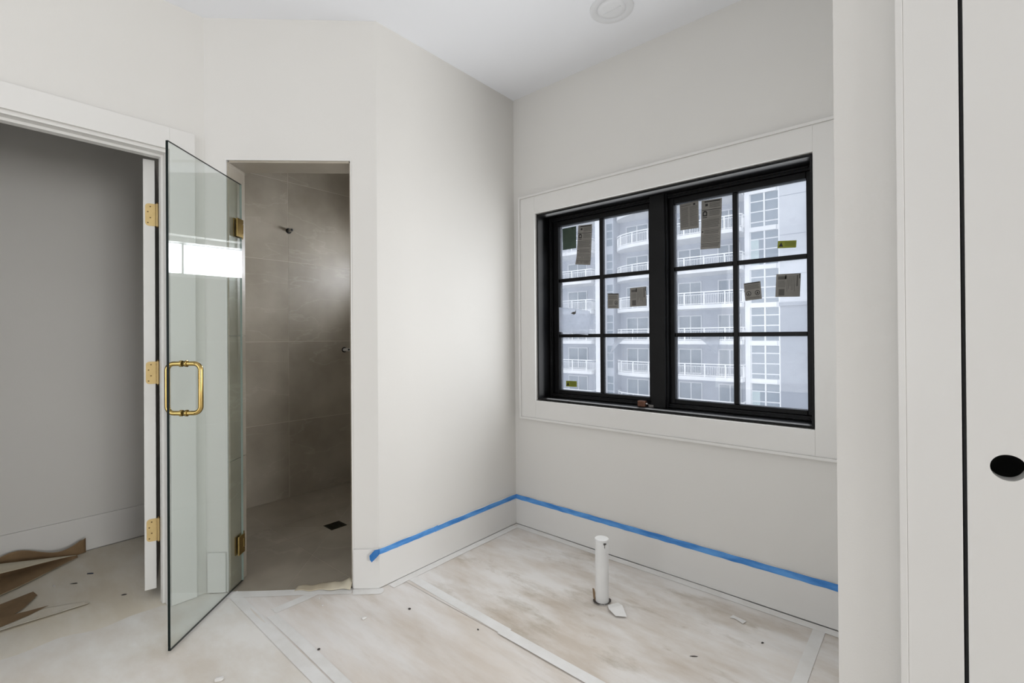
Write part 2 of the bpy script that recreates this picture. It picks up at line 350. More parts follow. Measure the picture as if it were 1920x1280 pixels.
# shower floor: wedges sloping to the square drain, cut along the diagonals
DRX0, DRX1, DRY0, DRY1 = -2.92, -2.812, 1.493, 1.600
def clip(poly, a, b, c):   # keep a*x+b*y<=c
    out = []
    for i in range(len(poly)):
        p, q = poly[i], poly[(i+1) % len(poly)]; dp = a*p[0]+b*p[1]-c; dq = a*q[0]+b*q[1]-c
        if dp <= 0: out.append(p)
        if dp*dq < 0: t = dp/(dp-dq); out.append((p[0]+(q[0]-p[0])*t, p[1]+(q[1]-p[1])*t))
    return out
def shrink(poly, g):
    A = sum(p[0]*q[1]-q[0]*p[1] for p, q in zip(poly, poly[1:]+poly[:1])); sgn = 1 if A > 0 else -1
    res = poly
    for p, q in zip(poly, poly[1:]+poly[:1]):
        dx, dy = q[0]-p[0], q[1]-p[1]; L = math.hypot(dx, dy)
        if L < 1e-6: continue
        nx, ny = dy/L*sgn, -dx/L*sgn; res = clip(res, nx, ny, nx*p[0]+ny*p[1]-g)
        if len(res) < 3: return []
    return res
cx, cy = (DRX0+DRX1)/2, (DRY0+DRY1)/2; hw = (DRX1-DRX0)/2
dirs = [((1, 0)), ((0, 1)), ((-1, 0)), ((0, -1))]
lines_x = [XS, -3.12, -2.866, -2.2, -1.98]; lines_y = [.70, 1.247, 1.567, 2.0, YW-TT]
bnorm = (math.sin(BANG), -math.cos(BANG)); bd = bnorm[0]*XA+bnorm[1]*YA-.001
def floor_z(x, y):
    d = max(abs(x-cx), abs(y-cy))-hw; return -.014+.012*min(1, max(0, d)/.75)
bm = bmesh.new(); gx = sorted([XS+(1.63)*i/48 for i in range(49)]+[DRX0, DRX1]); gy = sorted([.70+(YW-.70)*i/48 for i in range(49)]+[DRY0, DRY1])
for i in range(len(gx)-1):
    for j in range(len(gy)-1):
        if gx[i] >= DRX0-1e-6 and gx[i+1] <= DRX1+1e-6 and gy[j] >= DRY0-1e-6 and gy[j+1] <= DRY1+1e-6: continue
        p = clip([(gx[i], gy[j]), (gx[i+1], gy[j]), (gx[i+1], gy[j+1]), (gx[i], gy[j+1])], bnorm[0], bnorm[1], bd)
        if len(p) > 2: bm.faces.new([bm.verts.new((x, y, floor_z(x, y)-.0011)) for x, y in p])
bmesh.ops.remove_doubles(bm, verts=bm.verts, dist=1e-5)
sf = obj('floor_shower', bm, 'grout'); S(sf, 'taupe tiled shower floor sloping to a square drain', 'floor')
for i in range(4):
    for j in range(4):
        cell = [(lines_x[i], lines_y[j]), (lines_x[i+1], lines_y[j]), (lines_x[i+1], lines_y[j+1]), (lines_x[i], lines_y[j+1])]
        for dx, dy in dirs:
            # quadrant: (x-cx)*dx+(y-cy)*dy >= |other|
            px, py = -dy, dx; p = cell
            p = clip(p, px-dx, py-dy, (px-dx)*cx+(py-dy)*cy); p = clip(p, -px-dx, -py-dy, (-px-dx)*cx+(-py-dy)*cy) if len(p) > 2 else []
            if len(p) > 2: p = clip(p, -dx, -dy, -dx*cx-dy*cy-hw)
            if len(p) > 2: p = clip(p, bnorm[0], bnorm[1], bd)
            if len(p) > 2: p = shrink(p, .0013)
            if len(p) > 2:
                bm = bmesh.new(); tp = [bm.verts.new((x, y, floor_z(x, y))) for x, y in p]; bt = [bm.verts.new((x, y, floor_z(x, y)-.007)) for x, y in p]
                bm.faces.new(tp)
                for k in range(len(tp)): bm.faces.new((tp[k], bt[k], bt[(k+1) % len(tp)], tp[(k+1) % len(tp)]))
                obj('floor_tile', bm, 'tile', sf)
# drain
d = empty('shower_drain', (cx, cy, -.03)); tag(d, 'dark square slotted drain in the shower floor', 'drain')
bx('drain_frame', 'drain', d, (-hw, hw, -hw, -hw+.008, 0, .0165), (-hw, hw, hw-.008, hw, 0, .0165), (-hw, -hw+.008, -hw+.008, hw-.008, 0, .0165), (hw-.008, hw, -hw+.008, hw-.008, 0, .0165))
bm = bmesh.new()
box(bm, -hw+.008, hw-.008, -hw+.008, hw-.008, 0, .006); obj('drain_body', bm, 'nearblack', d)
for k in range(7):
    y = -hw+.013+k*.0132; bx('drain_bar', 'drain', d, -hw+.008, hw-.008, y, y+.0075, .008, .0155)

# ------------------------------------------------------------ casings, baseboards
def casing(name, label, rects):
    r = empty(name); S(r, label, 'trim')
    for n, b in rects: bx(n, 'trim', r, *b, bevel=.0012)
    return r
CX0, CZ0, CZ1W = -1.9007, .6994, 2.079; CXR = -.205
yf = YW-.018; yb = YW-.026; bbw = .013
casing('trim_1', 'flat white casing framing the black window', [
    ('casing_board', (CX0, WX0, yf, YW, CZ0, CZ1W)), ('casing_board', (WX1, CXR, yf, YW, CZ0, CZ1W)),
    ('casing_board', (WX0, WX1, yf, YW, WZ1, CZ1W)), ('casing_board', (WX0, WX1, yf, YW, CZ0, WZ0)),
    ('back_band', (CX0-bbw, CX0, yb, YW, CZ0-bbw, CZ1W+bbw)), ('back_band', (CXR, CXR+bbw, yb, YW, CZ0-bbw, CZ1W+bbw)),
    ('back_band', (CX0, CXR, yb, YW, CZ1W, CZ1W+bbw)), ('back_band', (CX0, CXR, yb, YW, CZ0-bbw, CZ0))])
xf = XA+.016; xb = XA+.019
cY0, cY1 = CY0-.012, CY1+.012
casing('trim_2', 'flat white casing and jamb around the closet doorway', [
    ('casing_board', (XA, xf, cY1, cY1+.098, 0, 2.165)), ('casing_board', (XA, xf, cY0-.098, cY0, 0, 2.165)),
    ('casing_board', (XA, xf, cY0, cY1, 2.066, 2.165)),
    ('jamb', (XA-.118, XA+.002, CY1, CY1+.0115, 0, 2.062)), ('jamb', (XA-.118, XA+.002, CY0-.019, CY0, 0, 2.062)), ('jamb', (XA-.118, XA+.002, CY0, CY1, 2.05, 2.062)),
    ('door_stop', (XA-.075, XA-.04, CY1-.010, CY1, 0, 2.05)), ('door_stop', (XA-.075, XA-.04, CY0, CY0+.010, 0, 2.05)), ('door_stop', (XA-.075, XA-.04, CY0+.01, CY1-.010, 2.038, 2.05))])
casing('trim_3', 'flat white casing beside the right door', [
    ('casing_board', (-.0165, DX0-.001, YD-.018, YD, 0, 2.17)), ('casing_board', (DX0-.001, DX0+.79, YD-.018, YD, 2.068, 2.17)), ('casing_board', (DX0+.79, DX0+.89, YD-.018, YD, 0, 2.17)),
    ('back_band', (-.030, -.0165, YD-.0225, YD, 0, 2.17)),
    ('jamb', (DX0-.006, DX0-.001, YD, YD+.12, 0, 2.06)), ('door_stop', (DX0-.001, DX0+.012, YD+.026, YD+.06, 0, 2.05))])
BH = .189; BT = .013
def baseboard(name, label, *b, m='trim', matrix=None): S(bx(name, m, None, *b, bevel=.0015, matrix=matrix), label, 'baseboard')
baseboard('baseboard_alcove', 'tall white baseboard along the bright alcove wall', XC, XC+BT, YB-.006, YW-BT, .0035, BH)
baseboard('baseboard_window', 'tall white baseboard below the window', XC, XD, YW-BT, YW, .0035, BH)
baseboard('baseboard_angled', 'short white baseboard block beside the shower opening', S1+.006, BL+.004, -BT, 0, .002, BH, matrix=MB)
baseboard('baseboard_angled_left', 'small white baseboard block behind the glass door', .012, S0-.006, -BT, 0, .002, BH, matrix=MB)
baseboard('baseboard_closet', 'tall white baseboard on the shaded closet wall', XS, XS+BT, -.98, .80, .002, .19)
baseboard('baseboard_back', 'white baseboard along the wall behind the camera', XA, XE, YS_, YS_+BT, .002, .19)
baseboard('baseboard_left', 'white baseboard on the left wall behind the camera', XA, XA+BT, YS_+BT, cY0-.1, .002, .19)
baseboard('baseboard_right', 'white baseboard between right door casing and outside corner', XD, -.031, YD-BT, YD, .002, .19)

# ------------------------------------------------------------ window 1 (black, two sashes of six panes)
w1 = empty('window_1', (0, 0, 0)); S(w1, 'black double casement window with six panes in each sash', 'window')
J = .008; yj0, yj1 = YW-.012, YW+.20
bx('jamb', 'black', w1, WX0+.007, WX0+.007+J, yj0+.012, yj1, WZ0+.005, WZ1-.005); bx('jamb', 'black', w1, WX1-.005-J, WX1-.005, yj0+.012, yj1, WZ0+.005, WZ1-.005)
bx('head_jamb', 'black', w1, WX0+.005+J, WX1-.005-J, yj0+.012, yj1, WZ1-.0075-J, WZ1-.0075)
bx('sill', 'black', w1, WX0+.005+J, WX1-.005-J, yj0+.012, yj1, WZ0+.007, WZ0+.014)
ix0, ix1, iz0, iz1 = WX0+.005+J, WX1-.005-J, WZ0+.014, WZ1-.013
gl0, gl1, gr0, gr1 = -1.715, -1.109, -.967, -.364     # glass openings
gz0, gz1 = .866, 1.906; yg = YW+.160
# frame behind the jamb: stepped
bm = bmesh.new()
y0, y1 = YW+.118, YW+.20
ms0, ms1 = -1.066, -1.010            # centre mullion
f = .022
box(bm, ix0, ix0+f, y0, y1, iz0, iz1); box(bm, ix1-f+.006, ix1, y0, y1, iz0, iz1); box(bm, ix0+f, ix1-f+.006, y0, y1, iz1-f, iz1); box(bm, ix0+f, ix1-f+.006, y0, y1, iz0, iz0+f)
obj('outer_frame', bm, 'black', w1, bevel=.0015)
bx('mullion', 'black', w1, ms0-.012, ms1+.012, YW+.082, y1, iz0, iz1, bevel=.002)
bx('mullion_cover', 'black', w1, ms0-.02, ms1+.02, YW+.10, YW+.13, iz0, iz1, bevel=.002)
# thin bright strip lines of the frame (raised beads)
bx('bead', 'black', w1, ix0+f, ix1-f, YW+.108, YW+.118, iz0+.004, iz0+.012, bevel=.002)
bx('bead', 'black', w1, ix0+.010, ix0+.018, YW+.108, YW+.118, iz0, iz1, bevel=.002)
bx('bead', 'black', w1, ix0+f, ix1-f, YW+.108, YW+.118, iz1-.012, iz1-.004, bevel=.002)
zr = (1.209, 1.560); mw = .0115
def sash(g0, g1, x0, x1):
    ya, yb_ = YW+.134, YW+.182; bm = bmesh.new()
    box(bm, x0, g0, ya, yb_, iz0+f, iz1-f); box(bm, g1, x1, ya, yb_, iz0+f, iz1-f)
    box(bm, g0, g1, ya, yb_, gz1, iz1-f); box(bm, g0, g1, ya, yb_, iz0+f, gz0)
    s = obj('sash', bm, 'black', w1, bevel=.003)
    gm = (g0+g1)/2
    bx('muntin', 'black', s, gm-mw, gm+mw, yg-.016, yg+.014, gz0, gz1, bevel=.003)
    for z in zr:
        bx('muntin', 'black', s, g0, gm-mw, yg-.016, yg+.014, z-mw*.9, z+mw*.9, bevel=.003)
        bx('muntin', 'black', s, gm+mw, g1, yg-.016, yg+.014, z-mw*.9, z+mw*.9, bevel=.003)
    zz = (gz0, *zr, gz1)
    for a, b in ((g0, gm-mw), (gm+mw, g1)):
        for k in range(3):
            z0 = zz[k]+(mw*.9 if k else 0); z1 = zz[k+1]-(mw*.9 if k < 2 else 0)
            bx('pane', 'pane', s, a, b, yg-.002, yg+.002, z0, z1)
sash(gl0, gl1, ix0+f+.002, ms0-.013); sash(gr0, gr1, ms1+.013, ix1-f+.005)
# window operator stub wrapped in brown foam, on the sill
op = empty('window_crank_cover', (-1.125, YW+.075, iz0)); tag(op, 'small brown foam block on the black window sill by the mullion', 'block')
bm = bmesh.new(); box(bm, -.022, .022, -.015, .015, .0, .032); obj('foam_block', bm, 'cork', op, bevel=.005)
bm = bmesh.new(); tube(bm, [(.020, 0, .016), (.030, 0, .016), (.034, 0, .014)], [.006, .006, .003], 12); obj('spindle', bm, 'steel', op, smooth=True)
bm = bmesh.new(); box(bm, .034, .062, .002, .012, .008, .012); box(bm, .034, .062, .004, .010, .001, .005); obj('arm', bm, 'steel', op)

# window 2 : long high window in the shower
w2 = empty('window_2'); S(w2, 'narrow high window inside the shower', 'window')
t = .035
bm = bmesh.new(); ya, yb_ = YW+.09, YW+.15
box(bm, SWX0, SWX0+t, ya, yb_, SWZ0, SWZ1); box(bm, SWX1-t, SWX1, ya, yb_, SWZ0, SWZ1); box(bm, SWX0+t, SWX1-t, ya, yb_, SWZ0, SWZ0+t); box(bm, SWX0+t, SWX1-t, ya, yb_, SWZ1-t, SWZ1)
obj('window_frame', bm, 'trim', w2)
xm = [SWX0+t, -3.06, -2.572, SWX1-t]
for x in xm[1:-1]: bx('muntin', 'inkgrey', w2, x-.011, x+.011, ya+.01, yb_-.01, SWZ0+t, SWZ1-t)
for a, b in zip(xm, xm[1:]): bx('pane', 'pane', w2, a+(.011 if a != xm[0] else 0), b-(.011 if b != xm[-1] else 0), YW+.118, YW+.122, SWZ0+t, SWZ1-t)

# ------------------------------------------------------------ papers and stickers on the panes
def sheet(name, pts, m, label, cat, prints=(), group=None, curl=0):
    """pts: TL,TR,BR,BL (x,z) on the room side of the glass; prints: (u0,u1,v0,v1,mat) v from top"""
    y = yg-.0035
    o = empty(name, (pts[3][0], y, pts[3][1])); tag(o, label, cat, group)
    def P(u, v): 
        tl, tr, br, bl = pts
        x = (tl[0]*(1-u)+tr[0]*u)*(1-v)+(bl[0]*(1-u)+br[0]*u)*v; z = (tl[1]*(1-u)+tr[1]*u)*(1-v)+(bl[1]*(1-u)+br[1]*u)*v
        lift = curl*max(0, v-.7)**2*(1.0-.6*u)
        return Vector((x-pts[3][0], -lift, z-pts[3][1]))
    bm = bmesh.new(); n = 8; th = Vector((0, -.0006, 0)); g = [[(bm.verts.new(P(i/4, j/n)), bm.verts.new(P(i/4, j/n)+th)) for i in range(5)] for j in range(n+1)]
    for j in range(n):
        for i in range(4):
            for k in (0, 1): bm.faces.new([g[j][i][k], g[j+1][i][k], g[j+1][i+1][k], g[j][i+1][k]])
    edge = [(0, i) for i in range(5)]+[(j, 4) for j in range(1, n+1)]+[(n, i) for i in range(3, -1, -1)]+[(j, 0) for j in range(n-1, 0, -1)]
    for (a, b), (c, d_) in zip(edge, edge[1:]+edge[:1]): bm.faces.new([g[a][b][0], g[a][b][1], g[c][d_][1], g[c][d_][0]])
    s = obj('sheet', bm, m, o)
    by = {}
    for pr in prints: by.setdefault(pr[-1], []).append(pr)
    for mm, L in by.items():
        bm = bmesh.new(); q = Vector((0, -.0009, 0))
        for pr in L:
            if pr[0] == 'poly': bm.faces.new([bm.verts.new(P(u, v)+q) for u, v in pr[1]])
            elif pr[0] == 'ring':
                _, cu, cv, ru, rv, wd, _m = pr
                R = [[bm.verts.new(P(cu+ru*k*math.cos(a*math.pi/12), cv+rv*k*math.sin(a*math.pi/12))+q) for a in range(24)] for k in (1, 1-wd)]
                for a in range(24): bm.faces.new([R[0][a], R[0][(a+1) % 24], R[1][(a+1) % 24], R[1][a]])
            else:
                u0, u1, v0, v1, _m = pr
                bm.faces.new([bm.verts.new(P(u, v)+q) for u, v in ((u0, v0), (u1, v0), (u1, v1), (u0, v1))])
        obj('print', bm, mm, o, recalc=False)['kind'] = 'stuff'
    return o
def lines(u0, u1, v0, v1, n, m='inkgrey', frac=.45, jit=.12):
    out = []; st = (v1-v0)/n
    for k in range(n): out.append((u0, u1-random.random()*jit*(u1-u0), v0+k*st, v0+k*st+st*frac, m))
    return out
def long_label():
    return [(.15, .92, .02, .045, 'ink'), (.19, .32, .075, .125, 'ink'), (.03, .97, .195, .207, 'ink'),
            (.07, .30, .30, .325, 'ink'), ('poly', [(.07, .30), (.07, .255), (.10, .23), (.14, .215), (.22, .215), (.27, .23), (.30, .255), (.30, .30), (.24, .30), (.24, .262), (.22, .248), (.15, .248), (.13, .262), (.13, .30)], 'ink'),
            (.07, .30, .345, .36, 'ink'), (.36, .365, .22, .345, 'inkgrey'), (.36, .96, .37, .375, 'inkgrey'), (.04, .12, .63, .655, 'ink'), (.03, .97, .585, .59, 'inkgrey'), (.03, .97, .885, .893, 'ink')
            ]+lines(.40, .95, .07, .17, 4)+lines(.40, .93, .225, .335, 5)+lines(.05, .95, .40, .57, 7)+lines(.16, .95, .61, .70, 4)+lines(.05, .95, .72, .87, 6, frac=.3)+lines(.06, .95, .91, .97, 2)
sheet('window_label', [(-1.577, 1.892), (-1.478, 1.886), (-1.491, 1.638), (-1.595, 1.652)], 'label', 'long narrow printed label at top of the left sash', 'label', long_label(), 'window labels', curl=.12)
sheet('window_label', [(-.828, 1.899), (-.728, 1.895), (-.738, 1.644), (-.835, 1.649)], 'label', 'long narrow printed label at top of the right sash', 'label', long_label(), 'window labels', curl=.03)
sheet('window_label', [(-1.697, 1.891), (-1.593, 1.892), (-1.594, 1.755), (-1.694, 1.755)], 'labelgreen', 'dark green paper label in the upper left pane corner', 'label', [(.68, .78, .05, .11, 'ink')]+lines(.10, .9, .18, .7, 9, 'ink', .12), 'window labels')
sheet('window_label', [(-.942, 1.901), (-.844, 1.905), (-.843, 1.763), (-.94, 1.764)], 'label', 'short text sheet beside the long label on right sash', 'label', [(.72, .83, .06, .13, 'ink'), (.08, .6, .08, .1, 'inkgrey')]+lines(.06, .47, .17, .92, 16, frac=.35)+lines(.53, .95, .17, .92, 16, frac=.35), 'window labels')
sq = [(.08, .42, .10, .24, 'inkgrey'), (.37, .43, .06, .22, 'ink'), (.94, .98, .02, .22, 'ink'), (.84, .90, .07, .55, 'inkgrey'), (.13, .37, .66, .94, 'inkgrey')]+lines(.08, .40, .30, .60, 7, frac=.3)+[(.46+k*.06, .475+k*.06, .1, .55+random.random()*.4, 'inkgrey') for k in range(6)]
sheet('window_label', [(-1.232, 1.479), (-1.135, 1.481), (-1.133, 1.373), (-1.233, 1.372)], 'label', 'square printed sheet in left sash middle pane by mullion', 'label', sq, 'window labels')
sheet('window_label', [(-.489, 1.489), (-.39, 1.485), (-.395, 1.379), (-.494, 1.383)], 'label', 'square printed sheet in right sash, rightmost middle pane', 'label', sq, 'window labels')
def fall(tworings):
    p = [(.04, .96, .015, .07, 'ink')]+lines(.06, .92, .13, .40, 5, frac=.45)+[('ring', .77, .62, .15, .14, .25, 'ink'), ('poly', [(.70, .72), (.77, .52), (.80, .60), (.86, .68), (.80, .66)], 'ink')]
    if tworings: p += [('ring', .25, .62, .15, .14, .25, 'ink'), ('poly', [(.17, .70), (.24, .54), (.28, .64), (.34, .70), (.26, .67)], 'ink')]
    else: p += lines(.06, .5, .48, .78, 4)
    return p+lines(.08, .9, .83, .95, 2)
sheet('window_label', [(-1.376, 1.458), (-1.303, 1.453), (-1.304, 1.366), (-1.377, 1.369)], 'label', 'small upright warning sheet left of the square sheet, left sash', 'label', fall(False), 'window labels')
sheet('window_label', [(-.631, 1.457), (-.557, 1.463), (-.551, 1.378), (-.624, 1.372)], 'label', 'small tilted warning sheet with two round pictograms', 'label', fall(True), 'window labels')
tri = [('poly', [(.06, .80), (.19, .20), (.31, .80)], 'ink')]+lines(.38, .95, .18, .82, 5, 'ink', .2)
sheet('warning_sticker', [(-1.677, .924), (-1.597, .926), (-1.597, .890), (-1.677, .888)], 'yellow', 'yellow-green warning sticker low on the left sash', 'sticker', tri, 'yellow stickers')
sheet('warning_sticker', [(-.481, 1.644), (-.406, 1.637), (-.408, 1.604), (-.484, 1.610)], 'yellow', 'yellow-green warning sticker high on the right sash', 'sticker', tri, 'yellow stickers')
def film(name, pts, label, amp=.006):
    bm = bmesh.new(); o = Vector((pts[0][0], yg-.02, pts[0][1])); cxx = sum(p[0] for p in pts)/len(pts); czz = sum(p[1] for p in pts)/len(pts)
    vs = [Vector((x, yg-.020-amp*math.sin(9*i), z))-o for i, (x, z) in enumerate(pts)]; prism(bm, vs, Vector((0, -.0004, 0)))
    bmesh.ops.triangulate(bm, faces=bm.faces)
    t = obj(name, bm, 'film', None); t.location = o; tag(t, label, 'plastic film'); return t
film('torn_film', [(-1.745, 1.34), (-1.725, 1.392), (-1.60, 1.378), (-1.486, 1.357), (-1.484, 1.30), (-1.50, 1.212), (-1.56, 1.222), (-1.73, 1.236), (-1.752, 1.28)], 'loose sheet of torn plastic film over left sash middle pane')
film('torn_film', [(-.885, 1.197), (-.74, 1.197), (-.742, 1.16), (-.750, 1.116), (-.775, 1.15), (-.83, 1.185)], 'small hanging shred of plastic film on right sash lower pane', .004)
film('torn_film', [(-1.315, 1.195), (-1.255, 1.195), (-1.31, 1.150), (-1.362, 1.090), (-1.345, 1.13)], 'thin shred of plastic film on left sash lower pane', .004)
bm = bmesh.new(); prism(bm, [Vector(p) for p in ((-.022, 0, -.004), (0, 0, -.012), (.012, 0, -.006), (.016, 0, .018), (.010, 0, .006), (-.01, 0, .004))], Vector((0, -.002, 0)))
t = obj('tape_scrap', bm, 'inkgrey', None); t.location = (-1.600, yg-.024, 1.352); tag(t, 'tiny dark torn scrap on the loose film sheet', 'scrap')

# ------------------------------------------------------------ shower glass door
GS, GO0, GO1, GZ0, GZ1 = .1225, -.0885, .436, .008, 1.972   # along wall, hinge side (inside reveal), free edge
gd = empty('shower_glass_door', (0, 0, 0)); gd.matrix_world = MB @ Matrix.Translation((GS, 0, 0))    # local: x across, -y out of the wall
tag(gd, 'frameless clear glass shower door standing open with brass hardware', 'glass door')
gt = .005
bm = bmesh.new(); box(bm, -gt, gt, -GO1, -GO0, GZ0, GZ1); bmesh.ops.recalc_face_normals(bm, faces=bm.faces)
gp = obj('glass_panel', bm, 'shglass', gd); gp.data.materials.append(M['glassedge']); gp.data.materials.append(M['glassfar'])
for p in gp.data.polygons:
    if abs(p.normal.x) < .5: p.material_index = 2 if p.normal.y > .5 else 1
# back to back pull handle
def pull(side):
    yh = -.343; z0, z1 = .906, 1.106; d_ = .066*side; r = .027; rt_ = .0095; path = []
    path.append(Vector((gt*side, yh, z1)))
    for k in range(9):
        a = math.pi/2*k/8; path.append(Vector((d_-r*side+r*side*math.sin(a), yh, z1-r+r*math.cos(a))))
    for k in range(9):
        a = math.pi/2*k/8; path.append(Vector((d_-r*side+r*side*math.cos(a), yh, z0+r-r*math.sin(a))))
    path.append(Vector((gt*side, yh, z0)))
    bm = bmesh.new(); tube(bm, path, rt_, 18); h = obj('pull_handle', bm, 'brass', gd, smooth=True)
    for z in (z0, z1):
        bm = bmesh.new(); tube(bm, [(gt*side, yh, z), (gt*side+.004*side, yh, z), (gt*side+.009*side, yh, z), (gt*side+.010*side, yh, z)], [.0125, .0135, .0135, .011], 20); obj('collar', bm, 'brass', h, smooth=True)
pull(1); pull(-1)
for z0, z1 in ((1.705, 1.795), (.150, .240)):
    hg = empty('hinge'); hg.parent = gd; hg['label'] = 'brass glass clamp hinge'
    for s in (1, -1):
        bm = bmesh.new()
        # plate with a central square notch toward the pivot
        y0, y1 = -GO0-.050, -GO0+.004; zm = (z0+z1)/2; c = .008
        prism(bm, [Vector((s*gt, y, z)) for y, z in ((y0, z0), (y1, z0), (y1, zm-.024), (y1-.014, zm-.024), (y1-.014, zm+.024), (y1, zm+.024), (y1, z1), (y0, z1))], Vector((s*.006, 0, 0)))
        obj('clamp_plate', bm, 'brass', hg, bevel=.001)
    bm = bmesh.new(); tube(bm, [(0, -GO0+.004, zm-.022), (0, -GO0+.004, zm+.022)], .010, 16); obj('pivot_barrel', bm, 'brass', hg, smooth=True)
    bx('wall_plate', 'brass', hg, -(GS-S0)+.0085, -(GS-S0)+.0125, -GO0-.035, -GO0+.035, z0, z1, bevel=.001)
    bx('pivot_arm', 'brass', hg, -(GS-S0)+.0125, 0, -GO0-.004, -GO0+.008, zm-.02, zm+.02)

# ------------------------------------------------------------ closet door (open) with three hinges
DA = math.radians(103)   # opened past square
er = Vector((-2.700, .565, 0)); ddir = Vector((-math.cos(math.radians(14)), math.sin(math.radians(14)), 0)); edir = Vector((-math.sin(math.radians(14)), -math.cos(math.radians(14)), 0))
d1 = empty('door_1'); MD = Matrix(((ddir.x, edir.x, 0, er.x), (ddir.y, edir.y, 0, er.y), (0, 0, 1, 0), (0, 0, 0, 1))); d1.matrix_world = MD
S(d1, 'white closet door swung open, seen edge on with three brass hinges', 'door')
TH = .0437
bx('door_slab', 'trim', d1, 0, .74, 0, TH, .040, 2.046, bevel=.001)
def rounded(w, h, r, n=6):
    pts = []
    for cx_, cz_, a0 in ((w-r, h/2-r, 0), (r, h/2-r, 0), (r, -h/2+r, 0), (w-r, -h/2+r, 0)): pass
    pts = [(0, -h/2), (0, h/2)]
    for k in range(n+1): a = math.pi/2-math.pi/2*k/n; pts.append((w-r+r*math.cos(a), h/2-r+r*math.sin(a)))
    for k in range(n+1): a = -math.pi/2*k/n; pts.append((w-r+r*math.cos(a), -h/2+r+r*math.sin(a)))
    return pts
for zc in (1.788, 1.049, .315):
    hg = empty('hinge', (0, 0, zc)); hg.parent = d1; hg['label'] = 'satin brass butt hinge'
    bm = bmesh.new(); prism(bm, [Vector((0, y, z)) for y, z in rounded(.036, .104, .014)], Vector((-.0025, 0, 0))); obj('door_leaf', bm, 'satin', hg)
    bm = bmesh.new(); prism(bm, [Vector((-.0025, -y, z)) for y, z in rounded(.020, .104, .002)], Vector((-.0015, 0, 0))); obj('jamb_leaf', bm, 'satin', hg)
    bm = bmesh.new(); tube(bm, [(-.006, -.010, -.053), (-.006, -.010, .053)], .0055, 14); obj('knuckle', bm, 'satin', hg, smooth=True)
    bm = bmesh.new(); tube(bm, [(-.006, -.010, -.058), (-.006, -.010, -.053)], .0045, 12); tube(bm, [(-.006, -.010, .053), (-.006, -.010, .060)], [.006, .004], 12); obj('pin', bm, 'screw', hg, smooth=True)
    bm = bmesh.new(); box(bm, -.0040, -.0025, -.0030, -.0015, -.052, .052); obj('leaf_gap', bm, 'screw', hg)
    for yy, zz in ((.017, .038), (.026, .013), (.017, -.014), (.026, -.038)):
        bm = bmesh.new(); tube(bm, [(-.0024, yy, zz), (-.0030, yy, zz)], .0032, 12); obj('screw', bm, 'screw', hg)

# ------------------------------------------------------------ right door with the open lock bore
d2 = empty('door_2', (DX0, YD, 0)); S(d2, 'flush white door with an empty round lock bore', 'door')
hx, hz, hr = .1445-DX0, .927, .027; sx0, sx1 = .0065, .782; y0, y1 = -.016, .0215; z0, z1 = .012, 2.055; q = hx-sx0
bm = bmesh.new(); N = 48
XSq = [sx0, hx+q, sx1]; ZSq = [z0, hz-q, hz+q, z1]; rings = {}
for y in (y0, y1):
    gv = [[bm.verts.new((x, y, z)) for z in ZSq] for x in XSq]
    for i in (0, 1):
        for j in (0, 1, 2):
            if (i, j) != (0, 1): bm.faces.new((gv[i][j], gv[i+1][j], gv[i+1][j+1], gv[i][j+1]))
    R = []
    for k in range(N):
        a = 2*math.pi*k/N+math.pi/4; c_, s_ = math.cos(a), math.sin(a); m_ = q/max(abs(c_), abs(s_))
        corner = {0: gv[1][2], 12: gv[0][2], 24: gv[0][1], 36: gv[1][1]}.get(k)
        R.append((bm.verts.new((hx+hr*c_, y, hz+hr*s_)), corner or bm.verts.new((hx+m_*c_, y, hz+m_*s_))))
    for k in range(N): bm.faces.new((R[k][0], R[k][1], R[(k+1) % N][1], R[(k+1) % N][0]))
    rings[y] = (gv, R)
for k in range(N):
    a, b = rings[y0][1][k][0], rings[y0][1][(k+1) % N][0]; c_, e_ = rings[y1][1][k][0], rings[y1][1][(k+1) % N][0]; bm.faces.new((a, b, e_, c_))
ga, gb = rings[y0][0], rings[y1][0]
for i, i2 in ((0, 0), (2, 2)):
    for j in range(3): bm.faces.new((ga[i][j], ga[i][j+1], gb[i][j+1], gb[i][j]))
for j in (0, 3):
    for i in (0, 1): bm.faces.new((ga[i][j], ga[i+1][j], gb[i+1][j], gb[i][j]))
obj('door_slab', bm, 'trim', d2)
bx('gap_shade', 'nearblack', d2, .0012, .0062, -.008, .024, .0, 2.05)  # black strip put in to stand for the shade in the door gap

# ------------------------------------------------------------ recessed downlight (off)
dl = empty('recessed_downlight', (-1.065, 1.965, H)); tag(dl, 'round white recessed downlight in the ceiling, unlit', 'light')
bm = bmesh.new(); n = 48
prof = [(.101, 0), (.101, -.003), (.096, -.0055), (.071, -.006), (.066, -.003), (.062, 0), (.0, 0)]
prof = [(.101, -.0002), (.100, -.004), (.094, -.006), (.072, -.006), (.069, -.0035), (.064, -.0010)]
rings = [[bm.verts.new((r*math.cos(2*math.pi*k/n), r*math.sin(2*math.pi*k/n), h)) for k in range(n)] for r, h in prof]
for A, B in zip(rings, rings[1:]):
    for k in range(n): bm.faces.new((A[k], A[(k+1) % n], B[(k+1) % n], B[k]))
obj('trim_ring', bm, 'downlight', dl, smooth=True)
bm = bmesh.new(); n = 48
prof = [(.0665, -.0008), (.060, -.0065), (.045, -.0075), (.0, -.008)]
rings = [[bm.verts.new((max(r, .0005)*math.cos(2*math.pi*k/n), max(r, .0005)*math.sin(2*math.pi*k/n), h)) for k in range(n)] for r, h in prof]
for A, B in zip(rings, rings[1:]):
    for k in range(n): bm.faces.new((A[k], A[(k+1) % n], B[(k+1) % n], B[k]))
bm.faces.new(rings[-1]); obj('lens', bm, 'lens', dl, smooth=True)
